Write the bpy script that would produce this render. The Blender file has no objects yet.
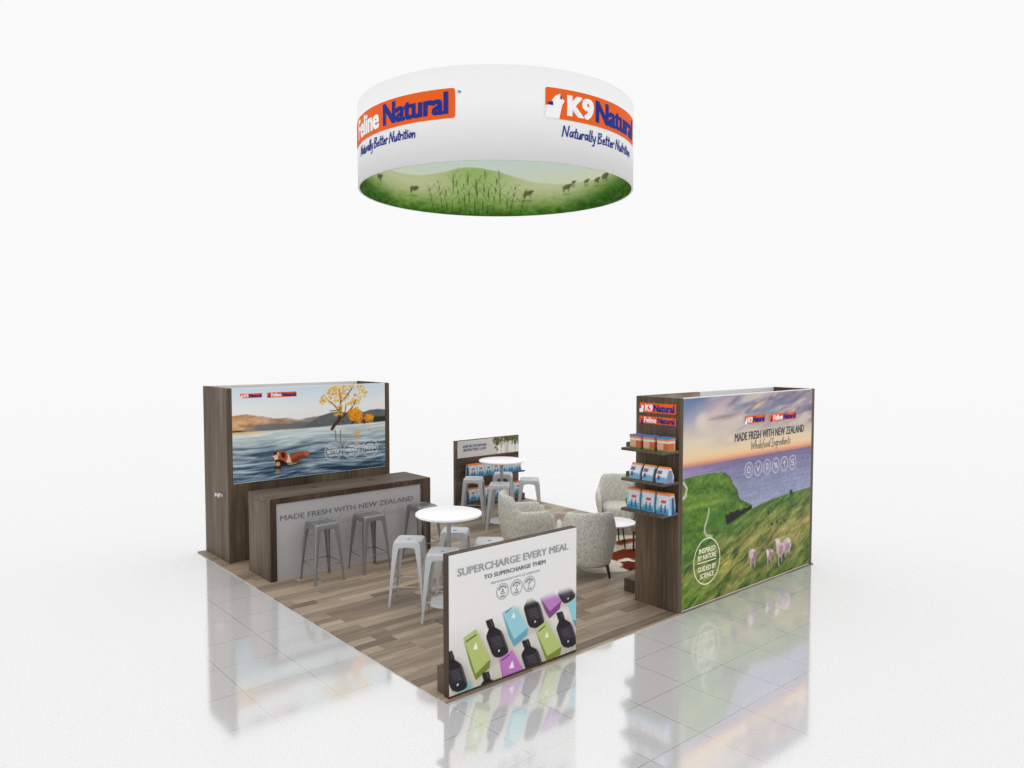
import bpy, math, random
import numpy as np
from mathutils import Vector, Matrix
PI = math.pi
random.seed(4)
sc = bpy.context.scene
col = bpy.data.collections.new('booth'); sc.collection.children.link(col)

# ------------------------------------------------------------------ camera
CAM = np.array([-3.6744, -5.1014, 3.0145]); YAW, PITCH, FPX = 0.857111, 0.04933, 752.3556
fw = np.array([math.cos(YAW)*math.cos(PITCH), math.sin(YAW)*math.cos(PITCH), -math.sin(PITCH)])
rt = np.array([math.sin(YAW), -math.cos(YAW), 0.0]); up = np.cross(rt, fw)
cd = bpy.data.cameras.new('camera'); cam = bpy.data.objects.new('camera', cd); col.objects.link(cam)
cd.sensor_width = 36; cd.lens = 36*FPX/1024; cd.clip_end = 2000
cam.matrix_world = Matrix(((rt[0], up[0], -fw[0], CAM[0]), (rt[1], up[1], -fw[1], CAM[1]), (rt[2], up[2], -fw[2], CAM[2]), (0, 0, 0, 1)))
sc.camera = cam
sc.view_settings.view_transform = 'Standard'; sc.view_settings.look = 'None'
sc.view_settings.gamma = 1; sc.view_settings.exposure = 0; sc.view_settings.use_curve_mapping = False

def on_y(px, py, y0=0.0):          # where a point of the photo lies on the wall plane y = y0 -> (x, z)
    d = fw + rt*(px-512)/FPX - up*(py-384)/FPX
    t = (y0-CAM[1])/d[1]; P = CAM + d*t
    return (P[0], P[2])

# ------------------------------------------------------------------ helpers
def lin(c):
    c = np.asarray(c, float)/255.0
    return np.where(c <= .04045, c/12.92, ((c+.055)/1.055)**2.4)
def rgba(c, g=1.0):
    l = np.clip(lin(c)*g, 0, .95); return (float(l[0]), float(l[1]), float(l[2]), 1)

class MB:
    def __init__(s): s.v = []; s.f = []; s.m = []; s.sm = []
    def add(s, vs, fs, m=0, smooth=False):
        b = len(s.v); s.v += [tuple(map(float, v)) for v in vs]
        for f in fs: s.f.append(tuple(b+i for i in f)); s.m.append(m); s.sm.append(smooth)
    def box(s, x0, x1, y0, y1, z0, z1, m=0):
        s.add([(x0,y0,z0),(x1,y0,z0),(x1,y1,z0),(x0,y1,z0),(x0,y0,z1),(x1,y0,z1),(x1,y1,z1),(x0,y1,z1)],
              [(3,2,1,0),(4,5,6,7),(0,1,5,4),(1,2,6,5),(2,3,7,6),(3,0,4,7)], m)
    def lathe(s, prof, n=32, c=(0,0), m=0, smooth=True, a0=0.0):
        vs = []; fs = []
        for r, z in prof:
            for i in range(n):
                a = 2*PI*i/n+a0; vs.append((c[0]+r*math.cos(a), c[1]+r*math.sin(a), z))
        for j in range(len(prof)-1):
            for i in range(n):
                k = (i+1) % n; fs.append((j*n+i, j*n+k, (j+1)*n+k, (j+1)*n+i))
        if prof[0][0] > 1e-4: fs.append(tuple(range(n-1, -1, -1)))
        if prof[-1][0] > 1e-4: fs.append(tuple((len(prof)-1)*n+i for i in range(n)))
        s.add(vs, fs, m, smooth)
    def tube(s, p, q, r0, r1=None, n=10, m=0):
        r1 = r0 if r1 is None else r1
        p = Vector(p); q = Vector(q); d = (q-p).normalized()
        a = d.orthogonal().normalized(); b = d.cross(a); vs = []
        for P, r in ((p, r0), (q, r1)):
            for i in range(n):
                t = 2*PI*i/n; vs.append(P + a*math.cos(t)*r + b*math.sin(t)*r)
        fs = [(i, (i+1) % n, n+(i+1) % n, n+i) for i in range(n)] + [tuple(range(n-1,-1,-1)), tuple(range(n, 2*n))]
        s.add(vs, fs, m, True)
    def mesh(s, name, mats):
        me = bpy.data.meshes.new(name); me.from_pydata(s.v, [], s.f)
        for m in (mats if isinstance(mats, (list, tuple)) else [mats]): me.materials.append(m)
        me.polygons.foreach_set('material_index', s.m); me.polygons.foreach_set('use_smooth', s.sm)
        me.update(); return me

def tagit(o, label=None, cat=None, group=None, kind=None):
    if label: o['label'] = label
    if cat: o['category'] = cat
    if group: o['group'] = group
    if kind: o['kind'] = kind
    return o
def thing(name, label, cat, loc=(0,0,0), rz=0, group=None):
    o = bpy.data.objects.new(name, None); col.objects.link(o); o.empty_display_size = .1
    o.location = loc; o.rotation_euler = (0, 0, rz)
    return tagit(o, label, cat, group)
def part(name, mb, mats, parent=None, label=None, bevel=0, loc=None):
    me = mb.mesh(name, mats) if isinstance(mb, MB) else mb
    o = bpy.data.objects.new(name, me); col.objects.link(o); o.parent = parent
    if loc: o.location = loc
    if label: o['label'] = label
    if bevel:
        b = o.modifiers.new('bevel', 'BEVEL'); b.width = bevel; b.segments = 2; b.limit_method = 'ANGLE'; b.angle_limit = math.radians(50)
    return o
def copy_tree(o, parent=None):
    c = o.copy(); col.objects.link(c); c.parent = parent
    for ch in list(o.children): copy_tree(ch, c)
    return c

# ------------------------------------------------------------------ materials
def newmat(name):
    m = bpy.data.materials.new(name); m.use_nodes = True
    nt = m.node_tree; b = nt.nodes['Principled BSDF']; return m, nt, b
def plain(name, c, rough=.5, metal=0, g=1.0, spec=.5):
    m, nt, b = newmat(name); b.inputs['Base Color'].default_value = rgba(c, g)
    b.inputs['Roughness'].default_value = rough; b.inputs['Metallic'].default_value = metal
    b.inputs['Specular IOR Level'].default_value = spec
    n = nt.nodes.new('ShaderNodeTexNoise'); n.inputs['Scale'].default_value = 40
    mr = nt.nodes.new('ShaderNodeMapRange'); mr.inputs[3].default_value = rough*.9; mr.inputs[4].default_value = min(1, rough*1.1)
    nt.links.new(n.outputs[0], mr.inputs[0]); nt.links.new(mr.outputs[0], b.inputs['Roughness'])
    return m
def wood(name, c0, c1, c2, sc3, rough=.55, big=(3, 3, .35), spec=.3):
    m, nt, b = newmat(name); N = nt.nodes.new; L = nt.links.new
    tc = N('ShaderNodeTexCoord'); mp = N('ShaderNodeMapping'); mp.inputs['Scale'].default_value = sc3
    L(tc.outputs['Object'], mp.inputs[0])
    n1 = N('ShaderNodeTexNoise'); n1.inputs['Scale'].default_value = 1; n1.inputs['Detail'].default_value = 5; n1.inputs['Roughness'].default_value = .6
    L(mp.outputs[0], n1.inputs['Vector'])
    mp2 = N('ShaderNodeMapping'); mp2.inputs['Scale'].default_value = big; L(tc.outputs['Object'], mp2.inputs[0])
    n2 = N('ShaderNodeTexNoise'); n2.inputs['Scale'].default_value = 1; n2.inputs['Detail'].default_value = 2
    L(mp2.outputs[0], n2.inputs['Vector'])
    ad = N('ShaderNodeMath'); ad.operation = 'MULTIPLY_ADD'; ad.inputs[1].default_value = .55; L(n2.outputs[0], ad.inputs[0])
    ml = N('ShaderNodeMath'); ml.operation = 'MULTIPLY'; ml.inputs[1].default_value = .5; L(n1.outputs[0], ml.inputs[0]); L(ml.outputs[0], ad.inputs[2])
    cr = N('ShaderNodeValToRGB'); e = cr.color_ramp.elements; e[0].position = .36; e[0].color = rgba(c0); e[1].position = .68; e[1].color = rgba(c2)
    k = cr.color_ramp.elements.new(.52); k.color = rgba(c1)
    L(ad.outputs[0], cr.inputs[0]); L(cr.outputs[0], b.inputs['Base Color'])
    b.inputs['Roughness'].default_value = rough; b.inputs['Specular IOR Level'].default_value = spec
    bp = N('ShaderNodeBump'); bp.inputs['Strength'].default_value = .08; L(n1.outputs[0], bp.inputs['Height']); L(bp.outputs[0], b.inputs['Normal'])
    return m
def vcol(name, rough=.55, spec=.2):
    m, nt, b = newmat(name); a = nt.nodes.new('ShaderNodeAttribute'); a.attribute_name = 'print'
    nt.links.new(a.outputs['Color'], b.inputs['Base Color']); b.inputs['Roughness'].default_value = rough
    b.inputs['Specular IOR Level'].default_value = spec
    return m

W_DARK = wood('weathered_oak_laminate', (58,46,35), (86,71,55), (118,101,82), (38, 38, 1.6))
W_HORZ = wood('weathered_oak_laminate_lengthwise', (62,49,39), (88,73,60), (116,99,83), (1.6, 38, 38), big=(.35, 3, 3))
W_EDGE = wood('oak_edge_banding', (64,54,46), (80,68,58), (98,85,74), (30, 30, 1.2))
W_DEEP = wood('dark_brown_edge_banding', (50,37,27), (70,53,40), (92,73,57), (30, 30, 1.2))
M_STEEL = plain('brushed_galvanised_steel', (150,150,150), .38, .8)
M_STEELW = plain('pale_steel', (198,200,203), .42, .4)  # paler, less metallic steel tone for the stools round the bar tables
M_WHITE = plain('white_laminate', (250,250,250), .3)
M_WALLW = plain('white_wall_panel', (236,236,236), .6)
M_POLE = plain('satin_grey_metal', (208,210,213), .4, 0)
M_BLACK = plain('black_metal', (22,22,22), .5)
M_WALNUT = plain('dark_walnut', (52,38,30), .5)
M_DRUMW = plain('white_banner_fabric', (242,242,242), .85, spec=.1)
M_PRINT = vcol('printed_graphic')
M_PRINTM = vcol('matte_printed_fabric', .9, .05)
def ink(name, c): return plain(name, c, .6, spec=.15)
I_OR = ink('orange_ink', (238,98,24)); I_BL = ink('blue_ink', (30,48,140)); I_WH = ink('white_ink', (248,248,248))
I_G1 = ink('light_grey_ink', (165,165,168)); I_G2 = ink('grey_ink', (120,120,124)); I_G3 = ink('charcoal_ink', (82,84,92))
I_GF = ink('faint_grey_ink', (163,162,164)); I_CR = ink('cream_ink', (240,240,205)); I_RED = ink('red_ink', (205,60,45))
I_LAV = ink('pale_ink', (222,222,235)); I_SG = ink('slate_script_ink', (130,118,112)); I_B2 = ink('soft_blue_ink', (95,110,165))

# plank floor
def plank_mat():
    m, nt, b = newmat('vinyl_plank_flooring'); N = nt.nodes.new; L = nt.links.new
    def math_(op, a, bb=None, c=None):
        n = N('ShaderNodeMath'); n.operation = op
        for i, v in enumerate((a, bb, c)):
            if v is None: continue
            if isinstance(v, (int, float)): n.inputs[i].default_value = v
            else: L(v, n.inputs[i])
        return n.outputs[0]
    tc = N('ShaderNodeTexCoord'); sx = N('ShaderNodeSeparateXYZ'); L(tc.outputs['Object'], sx.inputs[0])
    yr = math_('DIVIDE', sx.outputs[1], .13); row = math_('FLOOR', yr); fy = math_('FRACT', yr)
    wn = N('ShaderNodeTexWhiteNoise'); wn.noise_dimensions = '1D'; L(row, wn.inputs['W'])
    xr = math_('ADD', math_('DIVIDE', sx.outputs[0], 1.15), math_('MULTIPLY', wn.outputs['Value'], 7.0)); pid = math_('FLOOR', xr); fx = math_('FRACT', xr)
    cb = N('ShaderNodeCombineXYZ'); L(row, cb.inputs[0]); L(pid, cb.inputs[1])
    w2 = N('ShaderNodeTexWhiteNoise'); w2.noise_dimensions = '2D'; L(cb.outputs[0], w2.inputs['Vector'])
    mp = N('ShaderNodeMapping'); mp.inputs['Scale'].default_value = (2.2, 34, 1); L(tc.outputs['Object'], mp.inputs[0])
    ofs = N('ShaderNodeVectorMath'); ofs.operation = 'ADD'; L(mp.outputs[0], ofs.inputs[0])
    cz = N('ShaderNodeCombineXYZ'); L(math_('MULTIPLY', w2.outputs['Value'], 40.0), cz.inputs[2]); L(cz.outputs[0], ofs.inputs[1])
    ns = N('ShaderNodeTexNoise'); ns.inputs['Scale'].default_value = 1; ns.inputs['Detail'].default_value = 5; L(ofs.outputs[0], ns.inputs['Vector'])
    v = math_('ADD', math_('MULTIPLY', w2.outputs['Value'], .5), math_('MULTIPLY', ns.outputs[0], .62))
    cr = N('ShaderNodeValToRGB'); e = cr.color_ramp.elements
    e[0].position = .22; e[0].color = rgba((104,90,76)); e[1].position = .88; e[1].color = rgba((182,164,142))
    k = e.new(.52); k.color = rgba((140,124,106)); L(v, cr.inputs[0])
    gap = math_('MAXIMUM', math_('LESS_THAN', fy, .025), math_('LESS_THAN', fx, .004))
    mx = N('ShaderNodeMix'); mx.data_type = 'RGBA'; L(gap, mx.inputs[0]); L(cr.outputs[0], mx.inputs[6]); mx.inputs[7].default_value = rgba((96,82,70))
    L(mx.outputs[2], b.inputs['Base Color']); b.inputs['Roughness'].default_value = .5; b.inputs['Specular IOR Level'].default_value = .3
    return m
def tile_mat():
    m, nt, b = newmat('polished_grey_tile'); N = nt.nodes.new; L = nt.links.new
    nt.nodes.remove(b); out = nt.nodes['Material Output']
    def math_(op, a, bb=None):
        n = N('ShaderNodeMath'); n.operation = op
        for i, v in enumerate((a, bb)):
            if v is None: continue
            if isinstance(v, (int, float)): n.inputs[i].default_value = v
            else: L(v, n.inputs[i])
        return n.outputs[0]
    tc = N('ShaderNodeTexCoord'); sx = N('ShaderNodeSeparateXYZ'); L(tc.outputs['Object'], sx.inputs[0])
    fx = math_('FRACT', math_('DIVIDE', math_('ADD', sx.outputs[0], 610.0), .61)); fy = math_('FRACT', math_('DIVIDE', math_('ADD', sx.outputs[1], 610.0-.12), .61))
    g = math_('MAXIMUM', math_('LESS_THAN', fx, .009), math_('LESS_THAN', fy, .009))
    ns = N('ShaderNodeTexNoise'); ns.inputs['Scale'].default_value = 60; ns.inputs['Detail'].default_value = 4; L(tc.outputs['Object'], ns.inputs['Vector'])
    cr = N('ShaderNodeValToRGB'); e = cr.color_ramp.elements; e[0].position = .35; e[0].color = rgba((221,221,221)); e[1].position = .65; e[1].color = rgba((234,234,234))
    L(ns.outputs[0], cr.inputs[0])
    mx = N('ShaderNodeMix'); mx.data_type = 'RGBA'; L(g, mx.inputs[0]); L(cr.outputs[0], mx.inputs[6]); mx.inputs[7].default_value = rgba((214,214,214))
    df = N('ShaderNodeBsdfDiffuse'); L(mx.outputs[2], df.inputs[0])
    gl = N('ShaderNodeBsdfGlossy'); lr = N('ShaderNodeValToRGB'); lr.color_ramp.elements[0].position = .84; lr.color_ramp.elements[0].color = (.085,.085,.085,1); lr.color_ramp.elements[1].position = .93; lr.color_ramp.elements[1].color = (.0,.0,.0,1)
    gl.distribution = 'MULTI_GGX'; gl.inputs['Roughness'].default_value = .085; gl.inputs['Color'].default_value = (.99, .99, .99, 1)
    lw = N('ShaderNodeLayerWeight'); lw.inputs['Blend'].default_value = .5
    L(lw.outputs['Facing'], lr.inputs[0]); L(lr.outputs[0], gl.inputs['Roughness'])
    r2 = N('ShaderNodeValToRGB'); q = r2.color_ramp.elements; q[0].position = 0; q[0].color = (.30,.30,.30,1); q[1].position = 1; q[1].color = (1,1,1,1)
    for p_, v_ in ((.5, .42), (.75, .52), (.9, .93)):
        k = q.new(p_); k.color = (v_, v_, v_, 1)
    k = q.new(.96); k.color = (1, 1, 1, 1)
    L(lw.outputs['Facing'], r2.inputs[0])
    fac = math_('MINIMUM', math_('ADD', r2.outputs[0], math_('MULTIPLY', g, .3)), 1.0)
    ms = N('ShaderNodeMixShader'); L(fac, ms.inputs[0]); L(df.outputs[0], ms.inputs[1]); L(gl.outputs[0], ms.inputs[2])
    L(ms.outputs[0], out.inputs[0]); return m

# ------------------------------------------------------------------ world: white studio dome, brighter overhead
w = bpy.data.worlds.new('studio'); sc.world = w; w.use_nodes = True; nt = w.node_tree
bg = nt.nodes['Background']; tc = nt.nodes.new('ShaderNodeTexCoord'); sp = nt.nodes.new('ShaderNodeSeparateXYZ')
nt.links.new(tc.outputs['Generated'], sp.inputs[0])
cr = nt.nodes.new('ShaderNodeValToRGB'); e = cr.color_ramp.elements
e[0].position = .5; e[0].color = (.955,.955,.955,1); e[1].position = .95; e[1].color = (1.3,1.3,1.3,1)
nt.links.new(sp.outputs[2], cr.inputs[0]); nt.links.new(cr.outputs[0], bg.inputs[0])

# ------------------------------------------------------------------ setting
mb = MB(); S = 400
mb.add([(-S,-S,-.015),(S,-S,-.015),(S,S,-.015),(-S,S,-.015)], [(0,1,2,3)])
o = part('floor', mb, tile_mat()); tagit(o, kind='structure')
mb = MB(); mb.box(-.005, 6.29, -.015, 6.22, -.0145, 0)
o = part('plank_floor', mb, plank_mat()); tagit(o, kind='structure')

# ------------------------------------------------------------------ painting on metric grids
def vnoise(x, y, seed=0):
    xi = np.floor(x).astype(int); yi = np.floor(y).astype(int); fx = x-xi; fy = y-yi
    fx = fx*fx*(3-2*fx); fy = fy*fy*(3-2*fy)
    def h(a, b):
        n = (a*374761393 + b*668265263 + seed*974711) & 0x7fffffff
        n = ((n ^ (n >> 13))*1274126177) & 0x7fffffff
        return ((n ^ (n >> 16)) & 0xffff)/65535.0
    return (h(xi,yi)*(1-fx)+h(xi+1,yi)*fx)*(1-fy) + (h(xi,yi+1)*(1-fx)+h(xi+1,yi+1)*fx)*fy
def fbm(x, y, o=4, seed=0):
    s = 0; a = .5; t = 0
    for i in range(o): s = s + a*vnoise(x*2**i, y*2**i, seed+i*7); t += a; a *= .55
    return s/t
def sdf_poly(X, Y, P):
    d = np.full(X.shape, 1e9); ins = np.zeros(X.shape, bool); n = len(P)
    for i in range(n):
        ax, ay = P[i]; bx, by = P[(i+1) % n]; ex, ey = bx-ax, by-ay; wx, wy = X-ax, Y-ay
        t = np.clip((wx*ex+wy*ey)/(ex*ex+ey*ey+1e-12), 0, 1); d = np.minimum(d, (wx-ex*t)**2+(wy-ey*t)**2)
        c = (ay > Y) != (by > Y); xx = ax+(Y-ay)*ex/(ey if abs(ey) > 1e-12 else 1e-12); ins ^= c & (X < xx)
    d = np.sqrt(d); return np.where(ins, -d, d)
def sdf_line(X, Y, P):
    d = np.full(X.shape, 1e9)
    for (ax, ay), (bx, by) in zip(P[:-1], P[1:]):
        ex, ey = bx-ax, by-ay; wx, wy = X-ax, Y-ay; t = np.clip((wx*ex+wy*ey)/(ex*ex+ey*ey+1e-12), 0, 1)
        d = np.minimum(d, np.hypot(wx-ex*t, wy-ey*t))
    return d
class Paint:
    def __init__(s, x0, x1, z0, z1, step):
        s.b = (x0, x1, z0, z1); s.nx = int((x1-x0)/step)+2; s.nz = int((z1-z0)/step)+2; s.step = step
        s.X, s.Z = np.meshgrid(np.linspace(x0, x1, s.nx), np.linspace(z0, z1, s.nz)); s.C = np.zeros(s.X.shape+(3,))
    def mixc(s, a, c):
        a = np.clip(a, 0, 1)[..., None]; s.C = s.C*(1-a) + np.asarray(c, float)*a
    def grad(s, T, stops):
        ts = [q[0] for q in stops]
        return np.stack([np.interp(T, ts, [q[1][k] for q in stops]) for k in range(3)], -1)
    def poly(s, P, c, soft=None, a=1):
        soft = soft or s.step*.8; s.mixc((.5-sdf_poly(s.X, s.Z, P)/soft)*1.0*a if a == 1 else np.clip(.5-sdf_poly(s.X, s.Z, P)/soft, 0, 1)*a, c)
    def line(s, P, wdt, c, a=1, soft=None):
        soft = soft or s.step; s.mixc(np.clip((wdt/2-sdf_line(s.X, s.Z, P))/soft+.5, 0, 1)*a, c)
    def ell(s, cx, cz, rx, rz, c, a=1, soft=.25, rot=0):
        dx, dz = s.X-cx, s.Z-cz; u = dx*math.cos(rot)+dz*math.sin(rot); v = -dx*math.sin(rot)+dz*math.cos(rot)
        s.mixc(np.clip((1-np.hypot(u/rx, v/rz))/soft, 0, 1)*a, c)
    def mesh(s, name, mapf, gain=1.0, mat=None):
        vs = mapf(s.X.ravel(), s.Z.ravel()); nx, nz = s.nx, s.nz
        idx = np.arange(nx*nz).reshape(nz, nx)
        f = np.stack([idx[:-1,:-1], idx[:-1,1:], idx[1:,1:], idx[1:,:-1]], -1).reshape(-1, 4)
        me = bpy.data.meshes.new(name); me.vertices.add(nx*nz); me.vertices.foreach_set('co', np.asarray(vs, np.float32).ravel())
        me.loops.add(f.size); me.loops.foreach_set('vertex_index', f.ravel().astype(np.int32))
        me.polygons.add(len(f)); me.polygons.foreach_set('loop_start', np.arange(0, f.size, 4, dtype=np.int32)); me.polygons.foreach_set('loop_total', np.full(len(f), 4, np.int32))
        me.update(calc_edges=True)
        at = me.color_attributes.new('print', 'FLOAT_COLOR', 'POINT')
        L_ = np.clip(lin(np.clip(s.C, 0, 255))*gain, 0, .93).reshape(-1, 3); A = np.ones((len(L_), 4), np.float32); A[:, :3] = L_
        at.data.foreach_set('color', A.ravel()); me.materials.append(mat or M_PRINT); return me

# surfaces that prints are laid on: (u right, v up, o out of the surface) -> xyz
def wall_y(y0):  return lambda u, v, o=0: np.stack([u, np.full_like(u, y0-o), v], -1)
def wall_x(x0):  return lambda u, v, o=0: np.stack([np.full_like(u, x0-o), -u, v], -1)
# lettering
def text2d(s, offset=0.0):
    c = bpy.data.curves.new('t', 'FONT'); c.body = s; c.size = 1; c.offset = offset; c.resolution_u = 3; c.fill_mode = 'FRONT' if hasattr(c, 'fill_mode') else c.fill_mode
    o = bpy.data.objects.new('t', c); col.objects.link(o); bpy.context.view_layer.update()
    me = bpy.data.meshes.new_from_object(o.evaluated_get(bpy.context.evaluated_depsgraph_get()))
    v = np.array([w_.co[:2] for w_ in me.vertices]); f = [tuple(p.vertices) for p in me.polygons]
    bpy.data.objects.remove(o); bpy.data.curves.remove(c); bpy.data.meshes.remove(me); return v, f
def fit(vf, x0, x1, z0, z1):
    v, f = vf; lo = v.min(0); hi = v.max(0); ex = v[:,2] if v.shape[1] > 2 else np.zeros(len(v))
    return np.stack([x0+(v[:,0]-lo[0])/(hi[0]-lo[0])*(x1-x0), z0+(v[:,1]-lo[1])/(hi[1]-lo[1])*(z1-z0), ex], -1), f
def word(s, x0, x1, z0, z1, bold=.012):
    v, f = text2d(s); r = bold
    if r <= .001: return fit((v, f), x0, x1, z0, z1)
    sh = [(0, 0)]+[(a*r, b_*r) for a in (-1, -.5, 0, .5, 1) for b_ in (-.38, 0, .38) if a or b_]; n_ = len(v)
    V = np.concatenate([np.concatenate([v+np.array(d), np.full((n_, 1), .0002*k_)], 1) for k_, d in enumerate(sh)]); Fs = [tuple(i+n_*k for i in f_) for k in range(len(sh)) for f_ in f]
    return fit((V, Fs), x0, x1, z0, z1)
def stroke2d(lines, wd):
    vs = []; fs = []
    for P in lines:
        P = [np.array(p, float) for p in P]
        for a, b in zip(P[:-1], P[1:]):
            d = b-a; L_ = np.hypot(*d)
            if L_ < 1e-6: continue
            d /= L_; n = np.array([-d[1], d[0]])*wd/2; e_ = d*wd*.35; k = len(vs)
            zz = .00025*((k//4) % 7); vs += [np.append(q_, zz) for q_ in (a-e_-n, b+e_-n, b+e_+n, a-e_+n)]; fs.append((k, k+1, k+2, k+3))
    return np.array(vs), fs
def ring2d(cx, cz, rx, rz, wd, n=48):
    a = np.linspace(0, 2*PI, n, endpoint=False); c, s_ = np.cos(a), np.sin(a)
    vs = np.concatenate([np.stack([cx+(rx+k)*c, cz+(rz+k)*s_], -1) for k in (-wd/2, wd/2)])
    return vs, [(i, (i+1) % n, n+(i+1) % n, n+i) for i in range(n)]
def poly2d(P):
    from mathutils.geometry import tessellate_polygon
    return np.array(P, float), [tuple(t) for t in tessellate_polygon([[Vector((a, b, 0)) for a, b in P]])]
def rrect(x0, x1, z0, z1, r, nseg=1):
    P = []
    for cx, cz, a0 in ((x1-r, z0+r, -90), (x1-r, z1-r, 0), (x0+r, z1-r, 90), (x0+r, z0+r, 180)):
        for k in range(5): a = math.radians(a0+k*22.5); P.append((cx+r*math.cos(a), cz+r*math.sin(a)))
    return P
def strips(x0, x1, z0, z1, r, n=40):     # rounded rectangle cut in vertical strips so it can bend round a drum
    xs = sorted(set(list(np.linspace(x0, x1, n)) + [x0+r*t for t in (.03,.12,.3,.6,1)] + [x1-r*t for t in (.03,.12,.3,.6,1)]))
    vs = []; fs = []
    for i, x in enumerate(xs):
        d = max(0, r-(x-x0), r-(x1-x)); dz = r-math.sqrt(max(0, r*r-d*d)); vs += [(x, z0+dz), (x, z1-dz)]
        if i: fs.append((2*i-2, 2*i, 2*i+1, 2*i-1))
    return np.array(vs), fs
def lay(name, items, surf, parent, label=None, o0=.0015):   # items: list of ((verts2d, faces), material, layer)
    m_ = MB(); mats = []
    for (v, f), mt, ly in items:
        if mt not in mats: mats.append(mt)
        if len(v) == 0: continue
        m_.add(surf(v[:,0], v[:,1], o0+.001*ly+(v[:,2] if v.shape[1] > 2 else 0)), f, mats.index(mt))
    return part(name, m_, mats, parent, label)

HAND = {  # pen strokes of each handwritten letter: advance width, polylines (baseline 0, x-height .5, cap 1)
 'N': (.62, [[(0,0),(.06,.95),(.42,.05),(.5,1)]]), 'W': (.8, [[(0,.95),(.15,.02),(.33,.7),(.5,.02),(.72,1)]]),
 'B': (.55, [[(.05,.95),(.05,0)],[(.0,.93),(.32,.95),(.38,.75),(.08,.52),(.4,.4),(.4,.1),(.05,0)]]), 'I': (.45, [[(.0,.95),(.4,.97)],[(.2,.95),(.15,.02)],[(0,0),(.36,.03)]]),
 'a': (.42, [[(.32,.46),(.12,.48),(.02,.2),(.12,.02),(.28,.2),(.32,.48),(.33,.02)]]), 't': (.3, [[(.14,.85),(.1,.05),(.24,.04)],[(0,.55),(.28,.58)]]),
 'u': (.42, [[(.03,.48),(.05,.05),(.2,.02),(.32,.48),(.33,.02)]]), 'r': (.32, [[(.04,.48),(.05,0)],[(.05,.3),(.16,.48),(.28,.42)]]),
 'l': (.2, [[(.08,1),(.06,.04),(.14,.02)]]), 'y': (.4, [[(.02,.48),(.1,.08),(.28,.14)],[(.34,.5),(.24,-.35),(.05,-.38)]]),
 'e': (.38, [[(.04,.25),(.28,.3),(.22,.48),(.06,.38),(.08,.05),(.32,.08)]]), 'i': (.18, [[(.06,.46),(.06,.02)],[(.07,.66),(.09,.7)]]),
 'o': (.4, [[(.18,.48),(.03,.25),(.14,.02),(.32,.2),(.28,.44),(.18,.48)]]), 'n': (.42, [[(.04,.48),(.05,0)],[(.05,.28),(.2,.48),(.3,.35),(.32,.02)]]),
 'h': (.42, [[(.06,1),(.05,0)],[(.05,.28),(.2,.48),(.3,.35),(.32,.02)]]), 'f': (.32, [[(.3,.95),(.16,.9),(.1,-.2)],[(0,.5),(.26,.52)]]),
 'd': (.42, [[(.32,.46),(.12,.48),(.02,.2),(.12,.02),(.28,.2),(.34,1),(.33,.02)]]), 'g': (.42, [[(.32,.46),(.12,.48),(.02,.2),(.12,.04),(.3,.2),(.33,.46),(.26,-.35),(.05,-.3)]]),
 's': (.32, [[(.26,.44),(.1,.46),(.06,.32),(.24,.18),(.16,.02),(.0,.06)]]), ' ': (.22, [])}
def handwriting(s, x0, x1, z0, z1, wd):
    x = 0; L_ = []
    for k, ch in enumerate(s):
        a, ls = HAND[ch]
        for P in ls: L_.append([(x+px+.12*pz, pz + .03*math.sin(k*1.7)) for px, pz in P])
        x += a
    return stroke2d([[(x0+(a/x)*(x1-x0), z0+b*(z1-z0)) for a, b in P] for P in L_], wd)

DOG = [(0,.40),(.035,.44),(.046,.60),(.070,.75),(.105,.83),(.113,.70),(.135,.615),(.118,.46),(.106,.23),(.097,0)]+[(0,0)]
def k9_logo(name, x0, x1, z0, z1, surf, parent, o0=.0015, label=None):
    W, H = x1-x0, z1-z0; U = lambda u: x0+u*W; V = lambda v: z0+v*H
    it = [(strips(x0, x1, z0, z1, H*.08), I_OR, 0), (poly2d([(U(u), V(v)) for u, v in DOG]), I_WH, 3),
          (poly2d([(U(.012),V(.50)),(U(.052),V(.56)),(U(.054),V(.42)),(U(.03),V(.42))]), I_BL, 5), (poly2d([(U(.105),V(.83)),(U(.118),V(.64)),(U(.103),V(.66))]), I_BL, 5),
          (word('K9', U(.155), U(.375), V(.14), V(.84), .055), I_WH, 1), (word('Natural', U(.392), U(.955), V(.13), V(.87), .05), I_BL, 2)]
    return lay(name, it, surf, parent, label or 'orange banner logo with a howling dog', o0)
def feline_logo(name, x0, x1, z0, z1, surf, parent, o0=.0015, label=None):
    W, H = x1-x0, z1-z0; U = lambda u: x0+u*W; V = lambda v: z0+v*H
    cat = [(.035,.0),(.045,.3),(.06,.5),(.075,.85),(.082,.72),(.092,.74),(.097,.5),(.1,.2),(.104,0)]
    it = [(strips(x0, x1, z0, z1, H*.1), I_OR, 0), (poly2d([(U(a), V(b)) for a, b in cat]), I_BL, 1),
          (word('Feline', U(.136), U(.472), V(.15), V(.88), .055), I_WH, 1), (word('Natural', U(.51), U(.962), V(.14), V(.9), .05), I_BL, 2)]
    return lay(name, it, surf, parent, label or 'orange banner logo with a cat', o0)

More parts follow.
